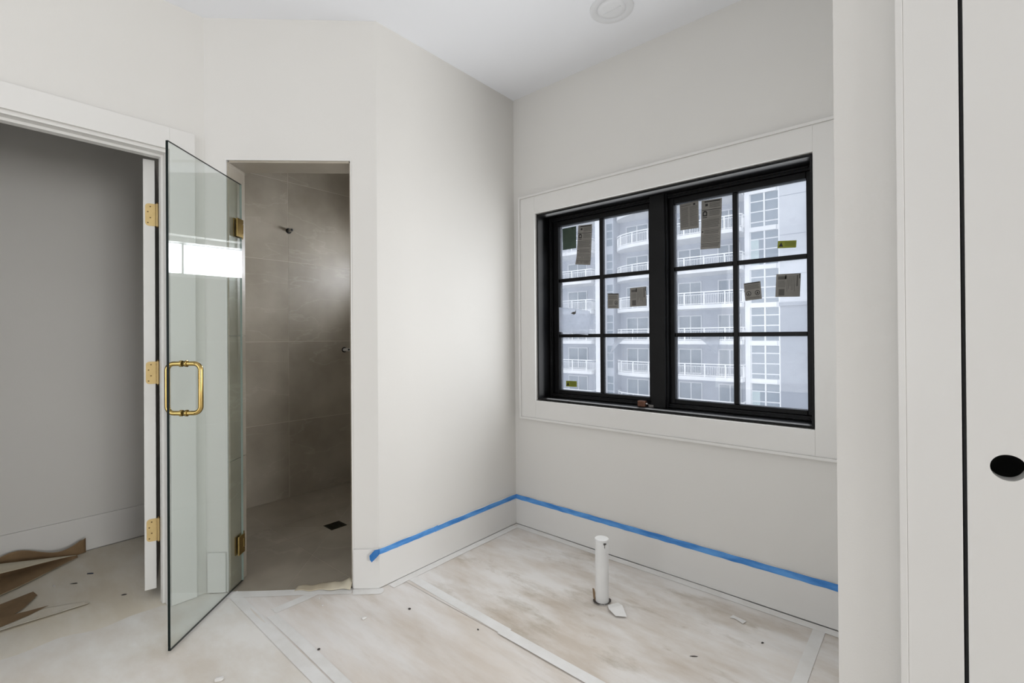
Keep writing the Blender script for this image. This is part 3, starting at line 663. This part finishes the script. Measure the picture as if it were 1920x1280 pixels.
bm = bmesh.new(); box(bm, -.045, .045, -.0025, .0025, -.0095, -.0075); obj('lens_bar', bm, 'downlight', dl)

# ------------------------------------------------------------ shower plumbing stubs
def stub(name, y, z, L, r, m, label, tilt):
    o = empty(name, (XS, y, z)); tag(o, label, 'pipe')
    bm = bmesh.new(); tube(bm, [(0, 0, 0), (L*.45, 0, tilt*.5), (L, 0, tilt)], r, 16); obj('pipe', bm, m, o, smooth=True)
    bm = bmesh.new(); tube(bm, [(L-.002, 0, tilt), (L+.0012, 0, tilt)], r*.62, 14); obj('bore', bm, 'nearblack', o)
    bm = bmesh.new(); tube(bm, [(-.002, 0, 0), (.0025, 0, 0)], r*1.7, 18); obj('cut_hole', bm, 'nearblack', o)
stub('shower_arm_stub', 1.583, 2.024, .055, .0125, 'steel', 'short bare steel pipe stub high on the shower tiles', 0)
stub('valve_stub', 2.035, 1.107, .075, .013, 'pvc', 'white pipe stub low on the shower tiles at the right', .002)

# ------------------------------------------------------------ floor paper sheets
def wr_mid(x, y):
    z = 0
    for a, y0, sl, wd, x0, x1 in ((.006, .93, -.05, .022, -2.0, -1.0), (.007, 1.03, -.10, .020, -1.95, -.9), (.005, 1.13, -.02, .025, -1.9, -1.1), (.007, 1.20, -.16, .022, -1.75, -.7), (.005, 1.31, -.05, .018, -1.6, -.6), (.005, 1.00, .10, .02, -1.5, -.4)):
        yy = y0+sl*(x+1.5); fx = max(0, min(1, (x-x0)/.25))*max(0, min(1, (x1-x)/.25)); z += a*fx*math.exp(-((y-yy)/wd)**2)
    return z+.0012*math.sin(9*x+3*y)*math.sin(13*y)
def wr_alc(x, y):
    z = .0016*(math.sin(7*x+1.3)*math.sin(11*y+.7)+1)
    for a, y0, sl, wd, x0, x1 in ((.005, 2.12, -.05, .025, -1.1, -.3), (.004, 2.02, -.09, .03, -1.0, -.2), (.004, 2.18, -.02, .018, -1.8, -1.0), (.003, 1.62, .03, .03, -1.7, -.9)):
        yy = y0+sl*(x+.7); fx = max(0, min(1, (x-x0)/.2))*max(0, min(1, (x1-x)/.2)); z += a*fx*math.exp(-((y-yy)/wd)**2)
    return z
def wr_near(x, y): return .0012*(math.sin(8*x)*math.sin(9*y+1)+1)
def wr_cl(x, y): return .0012*(math.sin(8*x)*math.sin(9*y+1)+1)
SH = {}
def paper(key, m, x0, x1, y0, y1, fn, label, nx=90, ny=50, clipB=False, base=-.006, shape=None):
    bm = bmesh.new(); g = {}
    for i in range(nx+1):
        for j in range(ny+1):
            x = x0+(x1-x0)*i/nx; y = y0+(y1-y0)*j/ny
            if shape: x, y = shape(x, y)
            g[i, j] = bm.verts.new((x, y, base+.0055+fn(x, y)))
    for i in range(nx):
        for j in range(ny): bm.faces.new((g[i, j], g[i+1, j], g[i+1, j+1], g[i, j+1]))
    bmesh.ops.recalc_face_normals(bm, faces=bm.faces)
    if sum(f.normal.z for f in bm.faces) < 0: bmesh.ops.reverse_faces(bm, faces=bm.faces)
    o = obj('floor_paper', bm, m, None, smooth=True, recalc=False)
    sd = o.modifiers.new('thickness', 'SOLIDIFY'); sd.thickness = .0012; sd.offset = -1; es = o.modifiers.new('crisp', 'EDGE_SPLIT'); es.split_angle = .6
    tag(o, label, 'paper', 'protective floor paper'); return o
def keep_out(x, y):
    # slide points out of the angled wall and of the alcove wall
    if x > XC+.001: return x, y
    if x < XA+.02 and y < .56: return x-.045-.022*math.sin(11*y)-.012*math.sin(29*y+1), y
    d_ = bnorm[0]*(x-XA)+bnorm[1]*(y-YA); s_ = ((x-XA)*math.cos(BANG)+(y-YA)*math.sin(BANG))
    if s_ > BL and d_ < .004: return XC+.001, max(y, YB)
    if d_ < .004:
        k = .004-d_; x += bnorm[0]*k; y += bnorm[1]*k
    return x, y
paper('a', 'paper_alcove', XC+BT+.001, XD-.001, 1.40, YW-BT-.001, wr_alc, 'dusty floor paper under the window, around the white pipe')
paper('b', 'paper_mid', -2.57, 6.1, .80, 1.402, wr_mid, 'wrinkled floor paper between the two long tape lines', 320, 50, shape=keep_out, base=-.007)
paper('c', 'paper_near', XA+.0, 6.1, -2.5, .815, wr_near, 'scuffed floor paper in the foreground below the glass door', 160, 90, shape=keep_out, base=-.008)
paper('d', 'paper_closet', XS+BT, XA+.01, -.97, .795, wr_cl, 'tan floor paper inside the closet', 50, 60, base=-.0085)
def hfloor(x, y):
    if x < XA+.01: return -.003+wr_cl(x, y)
    if y > 1.40: return -.0005+wr_alc(x, y)
    if y > .805: return max(-.0015+wr_mid(x, y), -.0005+wr_alc(x, y) if y > 1.39 else -1)
    return -.0025+wr_near(x, y)
def tape(path, wd, label, name='masking_tape', m='mask', lift=.0010, jag=.003, group='masking tape on the floor'):
    """strip following the paper below it"""
    bm = bmesh.new(); P = [Vector((*p, 0)) for p in path]; pts = []
    for a, b in zip(P, P[1:]):
        n = max(2, int((b-a).length/.02))
        for k in range(n): pts.append(a.lerp(b, k/n))
    pts.append(P[-1]); rows = []
    for i, p in enumerate(pts):
        t = (pts[min(i+1, len(pts)-1)]-pts[max(i-1, 0)]).normalized(); s = Vector((-t.y, t.x, 0)); row = []
        for k in range(4):
            q_ = p+s*wd*(k/3-.5)
            if i in (0, len(pts)-1): q_ += t*random.uniform(-jag, jag)*2
            hh = max(hfloor(q_.x+dx_, q_.y+dy_) for dx_, dy_ in ((0, 0), (.004, 0), (-.004, 0), (0, .004), (0, -.004)))
            row.append(bm.verts.new((q_.x, q_.y, hh+lift)))
        rows.append(row)
    for A, B in zip(rows, rows[1:]):
        for k in range(3): bm.faces.new((A[k], B[k], B[k+1], A[k+1]))
    bmesh.ops.recalc_face_normals(bm, faces=bm.faces)
    if sum(f.normal.z for f in bm.faces) < 0: bmesh.ops.reverse_faces(bm, faces=bm.faces)
    o = obj(name, bm, m, None, smooth=True, recalc=False); sd = o.modifiers.new('thickness', 'SOLIDIFY'); sd.thickness = .0006; sd.offset = 1; es = o.modifiers.new('crisp', 'EDGE_SPLIT'); es.split_angle = .6
    tag(o, label, 'tape', group); return o
tape([(-1.915, 1.442), (-1.30, 1.424), (-1.262, 1.424)], .047, 'upper half of the long tape strip from the alcove wall corner')
tape([(-1.29, 1.417), (-.85, 1.414), (-.2, 1.412)], .047, 'lower half of the long tape strip running off the frame', lift=.0014)
tape([(-2.455, .805), (-2.0, .802), (-1.2, .798)], .046, 'long tape strip starting at the shower threshold', lift=.0012)
tape([(-2.13, .853), (-1.8, .851), (-1.2, .846)], .040, 'second tape strip lying right beside the threshold strip')
tape([(-2.158, .87), (-2.153, 1.0), (-2.162, 1.10)], .048, 'short tape strip branching toward the shower opening', lift=.0014)
tape([(-.303, 2.262), (-.312, 1.86), (-.316, 1.55)], .042, 'pale tape strip below the window at the right', lift=.0012)
tape([(-.185, 2.262), (-.185, 1.60)], .03, 'narrow tape strip along the right partition', lift=.0012)
tape([(-1.932, 1.33), (-1.930, 2.25)], .045, 'tape edging the paper along the alcove baseboard', lift=.0016)
tape([(-1.93, 2.268), (-1.0, 2.268), (-.17, 2.268)], .045, 'tape edging the paper along the window baseboard', lift=.0014)
def onB(s, o_): p = MB @ Vector((s, -o_, 0)); return (p.x, p.y)
tape([onB(.11, .030), onB(.4, .028), onB(.69, .026)], .050, 'pale tape strip along the shower threshold', lift=.0022)
tape([onB(.70, .035), onB(.84, .035)], .05, 'tape piece in front of the short baseboard block', lift=.0016)
# lifted paper lip at the right of the threshold
bm = bmesh.new(); rows = []; NS = 26
for i in range(NS+1):
    s = .42+.265*i/NS; k = i/NS; amp = (.020*max(0, k-.25)/.75)*(1+.5*math.sin(21*k+1)); row = []
    for j in range(7):
        v = j/6; o_ = -.015-.028*(1-v)*(.35+k)+.035*v; row.append(bm.verts.new(MB @ Vector((s, -o_+.006*math.sin(17*k), .004+amp*math.sin(math.pi*min(1, (1-v)*.75+.02))+.004*(1-v)*random.random()*k))))
    rows.append(row)
for A, B in zip(rows, rows[1:]):
    for k in range(6): bm.faces.new((A[k], B[k], B[k+1], A[k+1]))
t = obj('torn_paper', bm, 'kraftlight', None, smooth=True); sd = t.modifiers.new('thickness', 'SOLIDIFY'); sd.thickness = .001
tag(t, 'crumpled lifted paper edge on the shower threshold', 'paper')

# ------------------------------------------------------------ blue painter's tape on the baseboards
def wall_tape(name, pts, label, th, m='blue'):
    """pts list of (upper, lower) Vector pairs; th normal vector"""
    bm = bmesh.new(); A = [(bm.verts.new(a+th), bm.verts.new(b+th)) for a, b in pts]; Bv = [(bm.verts.new(a+th*.3), bm.verts.new(b+th*.3)) for a, b in pts]
    for L in (A, Bv):
        for p, q_ in zip(L, L[1:]): bm.faces.new((p[0], q_[0], q_[1], p[1]))
    for k in (0, 1):
        for i in range(len(A)-1): bm.faces.new((A[i][k], A[i+1][k], Bv[i+1][k], Bv[i][k]))
    for i in (0, -1): bm.faces.new((A[i][0], A[i][1], Bv[i][1], Bv[i][0]))
    o = obj(name, bm, m, None); tag(o, label, 'tape', 'blue tape above the baseboards'); return o
xt = XC+BT; yt = YW-BT
P = []
for i in range(31):
    y = 1.2795+(YW-BT-1.2795)*i/30; P.append((Vector((xt, y, .1905+.0012*math.sin(5*i))), Vector((xt, y, .1640+.0010*math.sin(3.1*i+1)))))
b1 = wall_tape('painters_tape', P, 'blue painter\'s tape along the bright alcove wall', Vector((.0015, 0, 0)))
P = []
for i in range(41):
    x = xt+.002+(XD-.001-xt-.002)*i/40; P.append((Vector((x, yt, .1910+.0010*math.sin(4.3*i))), Vector((x, yt, .1620+.0012*math.sin(2.7*i+2)))))
b2 = wall_tape('painters_tape', P, 'blue painter\'s tape along the wall below the window', Vector((0, -.0015, 0)))
# loose folded end hanging at the outside corner: part of the alcove tape
bm = bmesh.new()
def LB(s, o_, z): return MB @ Vector((s, -o_, z))
fp = [LB(.8208, .0142, .1908), LB(.800, .024, .190), LB(.778, .032, .168), LB(.781, .038, .152), LB(.790, .038, .139), LB(.812, .026, .158), LB(.8208, .0150, .166)]
th = Vector((bnorm[0], bnorm[1], 0))*.0012
prism(bm, fp, th); bmesh.ops.triangulate(bm, faces=bm.faces)
t = obj('loose_end', bm, 'bluedark', b1); t['label'] = 'darker blue folded loose end'
bm = bmesh.new(); prism(bm, [Vector((xt+.0016, 1.615, .1915)), Vector((xt+.0016, 1.640, .1935)), Vector((xt+.0016, 1.640, .1645)), Vector((xt+.0016, 1.622, .163))], Vector((.0012, 0, 0))); obj('overlap_fold', bm, 'blue', b1)

# ------------------------------------------------------------ white pipe rising from the floor
pc = (-1.083, 1.868, 0)
pp = empty('drain_pipe_stub', pc); tag(pp, 'capped white plastic pipe standing up from the floor paper', 'pipe')
bm = bmesh.new(); lathe(bm, [(.0300, -.01), (.0300, .276), (.0292, .279)], (0, 0, 0), 40); obj('pipe', bm, 'pvc', pp, smooth=True)
bm = bmesh.new(); lathe(bm, [(.0300, .279), (.0312, .280), (.0316, .286), (.0300, .2885), (.012, .2895)], (0, 0, 0), 40); obj('cap', bm, 'pvc', pp, smooth=True)
bm = bmesh.new()
a0 = math.atan2(-pc[1], -pc[0])+.42
for a_, z0, z1, wd in ((a0, .255, .277, .0012), (a0-.06, .270, .277, .004), (a0+.10, .272, .276, .004)):
    box(bm, .0302*math.cos(a_)-wd, .0302*math.cos(a_)+wd, .0302*math.sin(a_)-wd*.6, .0302*math.sin(a_)+wd*.6, z0, z1)
obj('pencil_mark', bm, 'inkgrey', pp)
# torn hole edge and flaps
bm = bmesh.new(); n = 40; ring = []
for k in range(n):
    a = 2*math.pi*k/n; ri = .0305; ro = .036+.007*abs(math.sin(3.1*k))*random.random()+.004*math.sin(2*a); ring.append((bm.verts.new((ri*math.cos(a), ri*math.sin(a), .0075)), bm.verts.new((ro*math.cos(a), ro*math.sin(a), .0078))))
for k in range(n): bm.faces.new((ring[k][0], ring[k][1], ring[(k+1) % n][1], ring[(k+1) % n][0]))
t = obj('torn_hole', bm, 'debris', None); t.location = pc; tag(t, 'dark ragged hole torn in the paper around the pipe', 'hole')
def flap(pts, m, label, name='paper_flap'):
    bm = bmesh.new(); c0 = Vector(pts[0]); a = [bm.verts.new(Vector(p)-c0) for p in pts]; bm.faces.new(a); bmesh.ops.triangulate(bm, faces=bm.faces)
    o = obj(name, bm, m, None); o.location = c0; sd = o.modifiers.new('thickness', 'SOLIDIFY'); sd.thickness = .0015; tag(o, label, 'paper'); return o
flap([(-1.124, 1.862, .006), (-1.106, 1.846, .006), (-1.108, 1.850, .040), (-1.118, 1.858, .052), (-1.132, 1.868, .046)], 'kraft', 'small brown paper flap bent up left of the pipe')
flap([(-1.045, 1.850, .008), (-1.016, 1.890, .012), (-.985, 1.872, .020), (-.938, 1.822, .010), (-.978, 1.797, .010), (-1.020, 1.815, .016)], 'mask', 'white torn flap lying right of the pipe')

# ------------------------------------------------------------ torn paper in the closet
def surf(name, fn, nu, nv, m, label, th=.0012, back=None):
    bm = bmesh.new(); g = [[bm.verts.new(fn(i/nu, j/nv)) for j in range(nv+1)] for i in range(nu+1)]
    for i in range(nu):
        for j in range(nv): bm.faces.new((g[i][j], g[i+1][j], g[i+1][j+1], g[i][j+1]))
    o = obj(name, bm, m, None, smooth=True); sd = o.modifiers.new('thickness', 'SOLIDIFY'); sd.thickness = th
    if back: o.data.materials.append(M[back]); sd.material_offset = 1
    tag(o, label, 'paper', 'torn paper in the closet'); return o
def curl(u, v):      # u along the wall (y), v from the front edge on the floor up and over
    y = -.42+.80*u; k = max(0., 1-max(0, u-.45)/.55)         # tapers to a point
    wob = .02*math.sin(7*u)
    if v < .45: t_ = v/.45; xf = -3.20-.27*(1-k)**1.2+.012*math.sin(11*u); x = xf+(-3.39-(1-k)*.10-xf)*t_; z = .004+.010*t_
    elif v < .75:
        t_ = (v-.45)/.30; a = math.pi*.62*t_; x = -3.38-(1-k)*.10-.10*k*math.sin(a)-.01; z = .016+.115*k*(1-math.cos(a))*.62
    else:
        t_ = (v-.75)/.25; a = math.pi*.62; x = -3.39-(1-k)*.10-.10*k*math.sin(a)+.15*k*t_+.01*math.sin(9*u)*k; z = .016+.115*k*(1-math.cos(a))*.62+(.012-.03*t_*t_)*k*math.sin(t_*2)+wob*.4*k*t_
    return Vector((x+.02*math.sin(5*u), y, z+.003))
surf('torn_paper', curl, 44, 36, 'kraftlight', 'large brown paper sheet curled over on the closet floor', back='kraft')
def ribbon(u, v):
    y = -.08+.50*u; x = -3.565+.020*math.sin(9*u+.5)+.01*u; h = (.055+.03*math.sin(8.5*u+4.2)+.03*u)*min(1, .2+u*3)*(1 if u < .97 else .9)
    return Vector((x+.02*v*math.sin(3*u+.4)*.8, y+.0*v, .006+h*v))
surf('torn_paper', ribbon, 40, 8, 'kraftlight', 'wavy torn brown paper edge standing against closet baseboard', back='kraft')
def flat(u, v):
    y = -.35+.70*u; x0_ = -2.825-.05*u**2+.012*math.sin(8*u); x1_ = x0_-.01-.29*max(0., 1-u)**.7; x = x0_+(x1_-x0_)*v
    return Vector((x, y, .005+.012*max(0, 1-v*3)**2*(.4+.6*math.sin(3*u+.3)**2)*(1 if u < .9 else (1-u)*10)))
surf('torn_paper', flat, 40, 20, 'paper_closet', 'flat pale torn paper with a lifted front edge in doorway')
def patch(pts, m, label):
    bm = bmesh.new(); c0 = Vector((pts[0][0], pts[0][1], .0075)); prism(bm, [Vector((x, y, .0075))-c0 for x, y in pts], Vector((0, 0, .0006))); o = obj('torn_patch', bm, m, None); o.location = c0; tag(o, label, 'paper', 'torn paper in the closet')
patch([(-3.14, -.1), (-3.14, .05), (-3.19, .19), (-3.13, .20), (-3.03, .152), (-2.99, .12), (-2.98, .16), (-2.97, .225), (-2.93, .16), (-2.90, .07), (-2.89, -.1)], 'kraft', 'brown ragged patch on the flat torn paper')
def crumb(x, y, r, m, label, name, z=None, grp='crumbs on the floor paper', elong=1.0, rot=0.0):
    bm = bmesh.new(); bmesh.ops.create_icosphere(bm, subdivisions=1, radius=r)
    for v in bm.verts: v.co *= random.uniform(.6, 1.25); v.co.x *= elong; v.co.z *= .6
    o = obj(name, bm, m, None); o.location = (x, y, (hfloor(x, y) if z is None else z)+r*.45); o.rotation_euler = (0, 0, rot); tag(o, label, 'debris', grp)
for x, y, r, m, lb, nm, el, ro in (
    (-1.709, 1.270, .0055, 'debris', 'dark chip on the paper in front of the alcove baseboard', 'dark_chip', 1.3, .4),
    (-2.095, 1.052, .006, 'plaster', 'white crumb on the paper nearest the shower threshold', 'plaster_crumb', 1, 0),
    (-2.030, 1.032, .006, 'plaster', 'white crumb second nearest the shower threshold', 'plaster_crumb', 1, 0),
    (-1.755, .876, .006, 'debris', 'small dark crumb beside the doubled tape strips', 'dark_chip', 1, 0),
    (-1.80, 1.10, .009, 'plaster', 'flat white flake in the middle of the wrinkled paper', 'plaster_crumb', 1.6, 1),
    (-.638, 1.768, .003, 'debris', 'dark sliver on the paper right of the pipe', 'dark_chip', 6, .6),
    (-1.37, 1.36, .005, 'debris', 'dark speck just below the long tape strip', 'dark_chip', 1, 0),
    (-.458, 2.011, .005, 'debris', 'brown scuffed spot near the right tape strip', 'dark_chip', 1.4, 1.2),
    (-3.226, .399, .006, 'bluedebris', 'dark blue smear on the closet paper', 'dark_chip', 3, .9),
    (-3.16, .33, .0035, 'ink', 'thin dark sliver on the closet paper', 'dark_chip', 6, .9),
    (-3.20, .262, .006, 'plaster', 'white chip on the closet paper near the doorway', 'plaster_crumb', 1.5, .5),
    (-2.84, .47, .005, 'debris', 'dark sliver beneath the edge of the closet door', 'dark_chip', 3, 1.0),
    (-1.87, .568, .012, 'plaster', 'white scuffed flake at the bottom edge of the picture', 'plaster_crumb', 2.0, .6)):
    crumb(x, y, r, m, lb, nm, elong=el, rot=ro)
bm = bmesh.new(); prism(bm, [Vector((x, y, 0)) for x, y in ((-.03, -.012), (-.012, -.004), (.026, -.016), (.03, .010), (-.008, .014), (-.026, .016))], Vector((0, 0, .001)))
t = obj('tape_scrap', bm, 'mask', None); t.location = (-.573, 2.108, hfloor(-.573, 2.108)+.002); t.rotation_euler = (0, 0, -.1); tag(t, 'small scrap of tape on the paper below the window', 'tape')

# ------------------------------------------------------------ apartment tower across the street
FL = 2.835; RZ0 = -1.005        # floor height, top of rail on the reference floor
bd_ = empty('apartment_building', (-14, 38, -30)); tag(bd_, 'tall pale apartment tower with curved white balconies outside the window', 'building')
OFF = Vector((14, -38, 30))
def bpart(name, m, boxes, parent=bd_, off=None):
    bm = bmesh.new()
    for b in boxes: box(bm, *b)
    for v in bm.verts: v.co += OFF if parent is bd_ else Vector((0, 0, 0))
    return obj(name, bm, m, parent)
zb, zt_ = -30, 42
YF = 40.2; YN = 37.6
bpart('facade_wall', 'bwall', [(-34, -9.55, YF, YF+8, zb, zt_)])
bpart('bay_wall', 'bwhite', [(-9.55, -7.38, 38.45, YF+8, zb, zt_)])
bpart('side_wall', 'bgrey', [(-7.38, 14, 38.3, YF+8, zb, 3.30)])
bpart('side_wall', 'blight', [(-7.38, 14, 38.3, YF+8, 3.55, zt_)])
bpart('ledge', 'bgrey', [(-7.42, 14, 38.15, YF+8, 3.30, 3.55)])
for k in range(-6, 9):
    z = RZ0+FL*k; bpart('panel_joint', 'bgrey', [(-7.35, 14, 38.285, 38.3, z+.9, z+.93)])
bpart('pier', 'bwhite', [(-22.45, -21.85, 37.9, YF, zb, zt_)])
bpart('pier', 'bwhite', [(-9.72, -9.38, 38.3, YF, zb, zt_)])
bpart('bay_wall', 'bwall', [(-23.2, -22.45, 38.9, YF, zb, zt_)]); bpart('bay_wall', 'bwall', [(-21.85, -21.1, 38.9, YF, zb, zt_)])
def arc_plan(xl, xr, n=20, flip=False):
    """balcony front edge: rounded at one end, straight to the other"""
    pts = []; a = 4.6 if not flip else 3.0; b_ = YF-YN
    for k in range(n+1):
        t_ = math.pi/2*k/n; pts.append((xl+a*(1-math.cos(t_)**.9), YF-b_*math.sin(t_)**.9))
    pts.append((xr, YN)); pts.append((xr, YF))
    return pts
def slab_mesh(plan, z0, z1, inset=0):
    bm = bmesh.new(); prism(bm, [Vector((x, y, z0)) for x, y in plan], Vector((0, 0, z1-z0))); bmesh.ops.recalc_face_normals(bm, faces=bm.faces); return bm
def rail_mesh(plan):
    bm = bmesh.new(); P = [Vector((x, y+.06, 0)) for x, y in plan]
    P = [Vector((p.x, min(p.y, YF-.02), 0)) for p in P]; tot = 0; acc = 0
    for a, b in zip(P, P[1:]):
        d_ = b-a; L = d_.length
        if L < .01: continue
        t_ = d_/L; s = Vector((-t_.y, t_.x, 0))
        def bar(z0, z1, w_):
            prism(bm, [a+s*w_+Vector((0, 0, z0)), b+s*w_+Vector((0, 0, z0)), b-s*w_+Vector((0, 0, z0)), a-s*w_+Vector((0, 0, z0))], Vector((0, 0, z1-z0)))
        bar(-.075, 0, .045); bar(-.24, -.20, .02); bar(-.98, -.93, .02)
        pos = -acc
        while pos < L:
            if pos >= 0:
                p = a+t_*pos; box(bm, p.x-.012, p.x+.012, p.y-.012, p.y+.012, -.95, -.22)
            pos += .13
        acc = (L-(pos-.13)) % .13
    # posts
    walk = 0; nxt = .5
    for a, b in zip(P, P[1:]):
        d_ = b-a; L = d_.length
        while nxt <= walk+L and L > 0:
            p = a+d_*((nxt-walk)/L); box(bm, p.x-.04, p.x+.04, p.y-.04, p.y+.04, -1.06, -.04); nxt += 1.55
        walk += L
    bmesh.ops.recalc_face_normals(bm, faces=bm.faces); return bm
def to_mesh(bm, name, m):
    me = bpy.data.meshes.new(name); bm.to_mesh(me); bm.free(); me.materials.append(M[m]); return me
def inst(name, me, parent, loc):
    o = bpy.data.objects.new(name, me); C.objects.link(o); o.parent = parent; o.location = loc; return o
planR = arc_plan(-21.15, -9.78); planL = arc_plan(-33.5, -22.75)
meS = [to_mesh(slab_mesh(p, -1.33, -1.03), 'balcony_slab', 'bwhite') for p in (planR, planL)]
meR = [to_mesh(rail_mesh(p), 'railing', 'brail') for p in (planR, planL)]
def frame_mesh(w_, h_, mull):
    bm = bmesh.new(); t_ = .09
    box(bm, 0, t_, -.06, 0, 0, h_); box(bm, w_-t_, w_, -.06, 0, 0, h_); box(bm, t_, w_-t_, -.06, 0, h_-t_, h_); box(bm, t_, w_-t_, -.06, 0, 0, t_)
    for x in mull: box(bm, x-t_/2, x+t_/2, -.06, 0, t_, h_-t_)
    bmesh.ops.recalc_face_normals(bm, faces=bm.faces); return bm
doors = [(-27.0, 2.3, (1.2,)), (-20.45, 2.2, (1.1,)), (-18.0, 1.9, (1.0,)), (-15.55, 2.0, (1.05,)), (-12.25, 1.75, (.9,)), (-30.6, 2.2, (1.1,))]
dm = {d_: (to_mesh(frame_mesh(d_[1], 2.12, d_[2]), 'sliding_door', 'bdoorframe'), None) for d_ in doors}
def pane_me(w_, h_, m, nm):
    bm = bmesh.new(); box(bm, 0, w_, -.02, 0, 0, h_); bmesh.ops.recalc_face_normals(bm, faces=bm.faces); return to_mesh(bm, nm, m)
pm = {d_: pane_me(d_[1], 2.12, 'bglass', 'door_pane') for d_ in doors}
sm = {}
for k in range(-6, 10):
    zr_ = RZ0+FL*k
    for i in (0, 1):
        s = inst('balcony_slab', meS[i], bd_, OFF+Vector((0, 0, zr_))); inst('railing', meR[i], s, (0, 0, 0))
    for d_ in doors:
        f_ = inst('sliding_door', dm[d_][0], bd_, OFF+Vector((d_[0], YF-.005, zr_-1.03))); inst('door_pane', pm[d_], f_, (0, .0-.01, 0))
# window grid column: four rows in each floor
cols = [(-9.30, .86), (-8.32, .86)]; rows = [(0, .52), (.605, .68), (1.37, .69), (2.145, .31)]
wm = {(w_, h_): pane_me(w_, h_, 'bglass', 'bay_window') for _, w_ in cols for _, h_ in rows}
ws = {(w_, h_): pane_me(w_*.62, h_, 'bshade', 'blind') for _, w_ in cols for _, h_ in rows}
for k in range(-6, 10):
    zt0 = .41+FL*k
    for ci, (x, w_) in enumerate(cols):
        for ri, (dz, h_) in enumerate(rows):
            o = inst('bay_window', wm[w_, h_], bd_, OFF+Vector((x, 38.45, zt0-dz-h_)))
            if ci == 0 and (k in (-1, -2, 3)) and ri in (1, 2, 3): inst('blind', ws[w_, h_], o, (.0, -.006, 0))
    bpart('spandrel', 'bwhite', [(-9.38, -7.6, 38.33, 38.45, zt0-FL+.02, zt0-FL+.36)])
bpart('bay_mullion', 'bwhite', [(-8.43, -8.33, 38.36, 38.45, zb, zt_)]); bpart('bay_mullion', 'bwhite', [(-7.46, -7.38, 38.30, 38.45, zb, zt_)])
nb = pane_me(.58, .62, 'bglass', 'strip_window')
for k in range(-6, 10):
    for j in range(3):
        for x in (-23.1, -21.78): inst('strip_window', nb, bd_, OFF+Vector((x, 38.9, .41+FL*k-.72*(j+1))))
gr = bx('street_ground', 'ground', None, -120, 120, 3.0, 140, -30.3, -30); S(gr, 'distant ground far below the window', 'ground')
